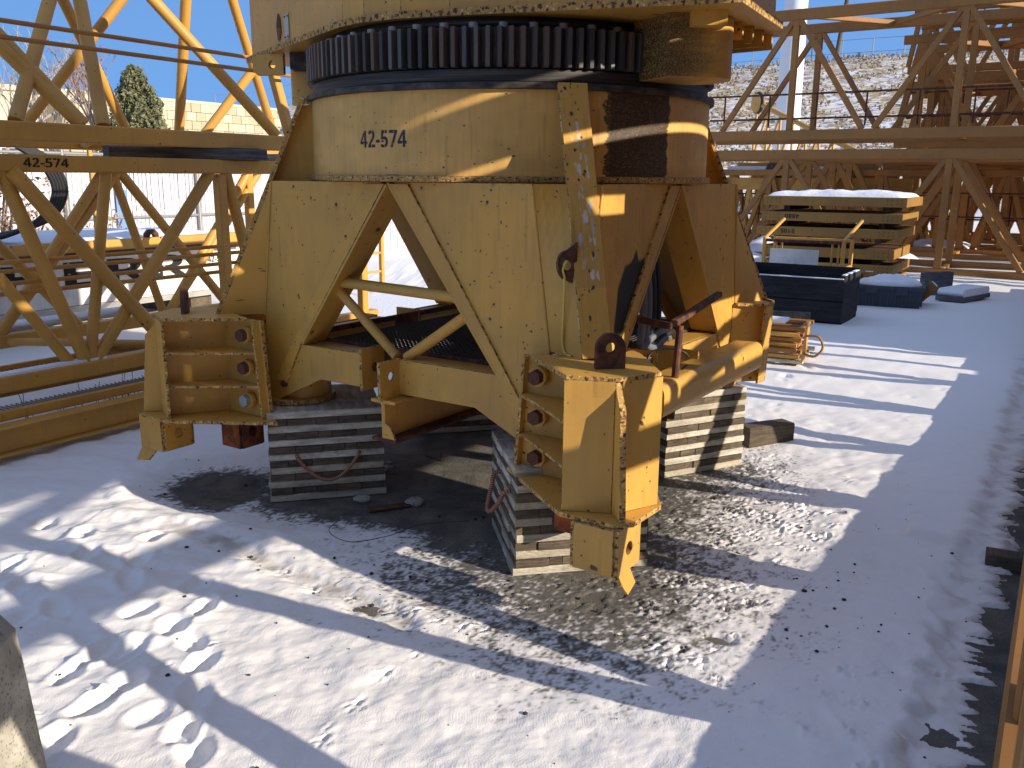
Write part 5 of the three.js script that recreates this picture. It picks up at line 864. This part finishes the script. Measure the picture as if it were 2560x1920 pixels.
{ // machinery beyond the far sections
  [[22.6, -6.6, 'yellow winch frame with a dark rope drum beyond the lattice rows'], [23.0, -4.6, 'yellow counter-jib frame with dark beam beyond the lattice rows']].forEach(([l, n, label], k) => {
    const t = thing('winch_frame', label, 'machinery', W(l, 0, n).toArray(), LANE_TURN - Math.PI / 2); for (const z of [0, -1]) { bar('side_beam', V(-1.3, 1.55, z), V(1.3, 1.55, z), 0.1, 0.3, yellow2, t); bar('top_beam', V(-1.3, 1.85, z), V(1.3, 1.85, z), 0.08, 0.1, blackSteel, t); for (let x = -1.2; x < 1.3; x += 0.6) { bar('leg', V(x, 0, z), V(x + 0.15, 1.4, z), 0.09, 0.09, yellow2, t); bar('brace', V(x + 0.15, 1.4, z), V(x + 0.5, 0.05, z), 0.07, 0.07, yellow2, t); } }
    mesh('rope_drum', uvBox(new THREE.CylinderGeometry(0.3, 0.3, 0.9, 24).rotateX(Math.PI / 2)).translate(0.2, 1.85, -0.5), k ? orange : blackSteel2, t); mesh('snow', boxAt(1.2, 0.1, 0.8, -0.5, 1.93, -0.5, 0.04), snowCap, t);
  });
  [[19.3, -5.6, 0.5], [19.6, -3.4, 0.35], [23, -2.6, 0.4], [16.2, -5.4, 0.4]].forEach(([l, n, h], i) => { const g = new THREE.SphereGeometry(0.7, 20, 10, 0, 6.283, 0, 1.57), p = g.attributes.position; for (let k = 0; k < p.count; k++) p.setXYZ(k, p.getX(k) * 1.3, p.getY(k) * h * (1 + 0.3 * n3(p.getX(k) * 2, 1, p.getZ(k) * 2 + i)), p.getZ(k)); g.computeVertexNormals(); const m = mesh('snow_heap', g, snowCap); m.position.copy(W(l, 0.02, n)); tag(m, ['snow heap under the second lattice row, hill side', 'low snow heap in front of the second lattice row', 'snow heap under the third lattice row', 'snow heap against the first lattice row beside the cage frame'][i], 'snow'); });
}
// ---------------------------------------------------------------- left: fence, buildings, trees
{
  const t = laneThing('slatted_fence', 'chain-link fence filled with pale upright slats behind the lettered deck', 'fence', 0, -12.6);
  const gs = [], gs2 = []; for (let i = 0; i < 190; i++) { const g = new THREE.BoxGeometry(0.062, 1.75 + rr(-0.02, 0.02), 0.008).translate(3 + i * 0.074, 0.97, rr(-0.004, 0.004)); (R() < 0.6 ? gs : gs2).push(g); }
  mesh('slats', merge(gs), mk({ color: new THREE.Color().setRGB(0.62, 0.63, 0.66), roughness: 0.6 }), t).userData.kind = 'stuff'; mesh('slats', merge(gs2), mk({ color: new THREE.Color().setRGB(0.50, 0.51, 0.55), roughness: 0.6 }), t).userData.kind = 'stuff';
  for (let l = 3; l < 17.2; l += 2.35) tube('post', V(l, 0, 0.05), V(l, 2.0, 0.05), 0.035, bareSteel, t, 10); tube('top_rail', V(3, 1.95, 0.05), V(17, 1.95, 0.05), 0.024, bareSteel, t, 8); tube('middle_rail', V(3, 1.0, 0.05), V(17, 1.0, 0.05), 0.02, bareSteel, t, 8);
  mesh('blue_reflection', boxAt(0.2, 0.75, 0.01, 8.62, 1.05, 0.03), mk({ color: new THREE.Color().setRGB(0.16, 0.30, 0.66), roughness: 0.5 }), t);  // panel coloured blue to stand for a narrow bluish reflection
}
{ // stucco building
  const t = laneThing('stucco_building', 'long beige stucco building with low windows beyond the pine', 'building', 0, -28);
  const stucco = mk({ map: rep(dataTex(512, 512, (u, v) => { const k = 205 + pf(u, v, 5, 4) * 16 + (R() - 0.5) * 9; return [k, k * 0.925, k * 0.80]; }), 1 / 4), roughness: 0.95 });
  mesh('wall', uvBox(new THREE.BoxGeometry(40, 4.15, 8)).translate(3.2, 2.075, -4), stucco, t); mesh('coping', boxAt(40.2, 0.16, 8.2, 3.2, 4.22, -4, 0.02), stucco, t);
  mesh('rooftop_unit', boxAt(2.6, 0.8, 2.0, 0.2, 4.7, -3), bareSteel, t);
  const gl = mk({ color: new THREE.Color().setRGB(0.06, 0.08, 0.11), roughness: 0.1 });
  for (const l of [2.2, 6.4, 10.8, 15.2]) { const w = mesh('window', boxAt(2.2, 1.1, 0.06, l, 1.95, 0.03), mk({ color: new THREE.Color().setRGB(0.75, 0.75, 0.74), roughness: 0.5 }), t); for (const d of [-0.52, 0.52]) mesh('pane', boxAt(0.94, 0.94, 0.03, l + d, 1.95, 0.06), gl, w); }
  mesh('vent', boxAt(0.3, 0.22, 0.06, 13.6, 3.75, 0.03), rust, t);
}
{ // split-face block wall, block by block
  const t = laneThing('block_building', 'tan concrete-block building wall with sharp corner, beside the pine', 'building', 0, -27.2);
  const m = [[0.52, 0.46, 0.30], [0.47, 0.41, 0.26], [0.57, 0.51, 0.35], [0.43, 0.38, 0.25]].map((c) => mk({ color: new THREE.Color().setRGB(...c), roughness: 0.95, bumpMap: concrete.bumpMap, bumpScale: 0.01 }));
  mesh('core', boxAt(9.2, 4.05, 6, 21.4, 2.03, -3.06), mk({ color: new THREE.Color().setRGB(0.4, 0.35, 0.24), roughness: 1 }), t);
  const bw = 0.41, bh = 0.3, gb = uvBox(chamferBox(bw - 0.014, bh - 0.014, 0.07, 0.008)); let cnt = 0;
  for (let r = 0; r < 13; r++) for (let c = 0; c < 23; c++) { const x = 17.0 + c * bw + (r % 2) * bw / 2; if (x > 25.9 || cnt >= 290) continue; cnt++; const b = mesh('block', gb, m[Math.floor(R() * 4)], t); b.position.set(x, 4.0 - r * bh, 0 + rr(-0.01, 0.01)); }
  mesh('cap', boxAt(9.3, 0.1, 6.2, 21.4, 4.2, -3.06), m[2], t);
}
function bareTree(label, pos, h, spread, col, leaves, grp) {
  const t = thing('bare_tree', label, 'tree', pos.toArray(), 0, grp), m = mk({ color: new THREE.Color().setRGB(...col), roughness: 0.95 }), trunk = [], twigs = [], tips = [];
  const grow = (p, d, len, r, lv) => { const q = p.clone().addScaledVector(d, len); const g = new THREE.CylinderGeometry(r * 0.65, r, len, lv < 2 ? 7 : 4, 1, true); g.rotateX(Math.PI / 2); g.applyMatrix4(frame(p, q)); const c = p.clone().add(q).multiplyScalar(0.5); (lv < 1 ? trunk : twigs).push(g.translate(c.x, c.y, c.z)); tips.push(q); if (lv >= 5) return; const k = lv === 0 ? 4 : rr(2, 3.6) | 0; for (let i = 0; i < k; i++) { const nd = d.clone().add(V(rr(-1, 1), rr(-0.1, 0.6), rr(-1, 1)).multiplyScalar(spread)).normalize(); grow(p.clone().lerp(q, i ? rr(0.45, 1) : 1), nd, len * rr(0.58, 0.8), Math.max(0.006, r * 0.6), lv + 1); } };
  grow(V(0, 0, 0), V(rr(-0.06, 0.06), 1, rr(-0.06, 0.06)).normalize(), h * 0.36, h * 0.016, 0);
  mesh('trunk', merge(trunk), m, t); mesh('crown', merge(twigs), m, t);
  if (leaves) leafMesh(tips.filter((q) => q.y > h * 0.3 && R() < leaves).flatMap((q) => [q, q.clone().add(V(rr(-0.1, 0.1), rr(-0.1, 0.1), rr(-0.1, 0.1)))]), 0.06, mk({ color: new THREE.Color().setRGB(0.28, 0.11, 0.07), roughness: 0.9, side: THREE.DoubleSide }), t, 'leaves');
}
bareTree('leafless pale-barked tree before the stucco windows', P360(-26.6, 27.5), 5.6, 0.62, [0.42, 0.37, 0.30], 0);
bareTree('slim leafless tree with a few dry red leaves beside the pine', P360(-24.1, 25), 5.6, 0.42, [0.30, 0.22, 0.18], 0.75);
bareTree('leafless tree with fine grey twigs at the far end of the stucco wall', P360(-29.6, 26), 5.3, 0.6, [0.40, 0.36, 0.32], 0);
bareTree('small bare shrub tree before the tan block wall', P360(-17.4, 33), 3.2, 0.6, [0.46, 0.38, 0.26], 0);
{ // pine
  const pos = P360(-22.3, 24), t = thing('pine_tree', 'small dense green pine standing before the block wall', 'tree', pos.toArray()); tube('trunk', V(0, 0, 0), V(0.05, 3.7, 0), 0.09, woodDark[0], t, 8);
  const pts = []; for (let i = 0; i < 420; i++) { const y = 0.35 + 3.75 * Math.pow(R(), 0.6), rad = 2.45 * (1 - y / 4.32) * (0.72 + 0.4 * n2(Math.floor(R() * 9) * 3.1, y * 1.7)) + 0.03, a = R() * 6.283, k = Math.sqrt(rr(0.2, 1)), c = V(Math.cos(a) * rad * k, y, Math.sin(a) * rad * k), s = rr(0.12, 0.24) * (0.45 + 0.55 * (1 - y / 4.2)) ; for (let j = 0; j < 80; j++) { const d = V(rr(-1, 1), rr(-1, 1), rr(-1, 1)); if (d.length() > 1) continue; pts.push(c.clone().addScaledVector(d.multiply(V(1, 1.35, 1)), s)); } }
  leafMesh(pts, 0.075, mk({ color: new THREE.Color().setRGB(0.19, 0.19, 0.09), roughness: 0.9, side: THREE.DoubleSide }), t, 'crown');
}
{ // dark evergreen sprig at the frame's edge and the red-leaved shrubs behind the fence end
  const shrub = (name, label, pos, r, h, n, col, size) => { const t = thing(name, label, 'shrub', pos.toArray(), 0); const pts = []; for (let i = 0; i < n; i++) { const d = V(rr(-1, 1), rr(0, 1), rr(-1, 1)); if (Math.hypot(d.x, d.y - 0.4, d.z) > 0.95) { continue; } const k = 0.75 + 0.4 * n3(d.x * 3, d.y * 3, d.z * 3 + r); pts.push(V(d.x * r * k, d.y * h * k + 0.1, d.z * r * k)); } const st = []; for (let i = 0; i < 14; i++) st.push(tubeGeo(V(rr(-0.1, 0.1), 0, rr(-0.1, 0.1)), V(rr(-r, r) * 0.7, h * rr(0.5, 0.9), rr(-r, r) * 0.7), 0.012, 5)); mesh('stems', merge(st), woodDark[1], t); leafMesh(pts, size, mk({ color: new THREE.Color().setRGB(...col), roughness: 0.95, side: THREE.DoubleSide }), t, 'foliage'); };
  shrub('leafy_shrub', 'tangled shrub with dry red-brown leaves behind the hanging hoses', W(6.0, 0, -11.4), 1.1, 1.75, 4200, [0.30, 0.17, 0.11], 0.055);
  shrub('leafy_shrub', 'straw-coloured shrub at the fence foot beside the red-brown one', W(7.5, 0, -11.7), 0.8, 1.15, 2600, [0.40, 0.29, 0.17], 0.05);
  shrub('leafy_shrub', 'dry reddish shrub far behind the lattice rows below the hill', W(30, 0, -12.5), 1.6, 3.4, 3600, [0.36, 0.20, 0.13], 0.1);
  shrub('dark_evergreen', 'dark evergreen sprig before the stucco wall at its near end', P360(-30.2, 20), 0.9, 2.1, 3000, [0.05, 0.06, 0.04], 0.06);
  const tw = []; for (let i = 0; i < 40; i++) { const p = W(rr(3.0, 4.1), 0.03, rr(-5.75, -5.35)); tw.push(tubeGeo(p, p.clone().add(V(rr(-0.05, 0.05), rr(0.08, 0.26), rr(-0.05, 0.05))), 0.0022, 4)); } const d = mesh('dry_weeds', merge(tw), woodDark[0]); d.userData = { label: 'dry dark weed stalks poking from snow under the lattice section', category: 'weeds', kind: 'stuff' };
}
// concrete block at the lower left edge
{
  const s = new THREE.Shape(); s.moveTo(-0.6, 0); s.lineTo(0.34, 0); s.lineTo(0.30, 0.50); s.lineTo(0.26, 0.55); s.lineTo(-0.6, 0.55); s.closePath();
  const g = new THREE.ExtrudeGeometry(s, { depth: 1.2, bevelEnabled: true, bevelSize: 0.012, bevelThickness: 0.03, bevelSegments: 2 }); g.clearGroups(); const m = mesh('concrete_block', uvBox(g), concrete); m.position.set(-1.585, 0, -2.02); m.rotation.y = 0.1; tag(m, 'rough pale concrete block with chamfered top at the edge of the trodden snow', 'concrete block');
}
renderer.render(scene, camera);
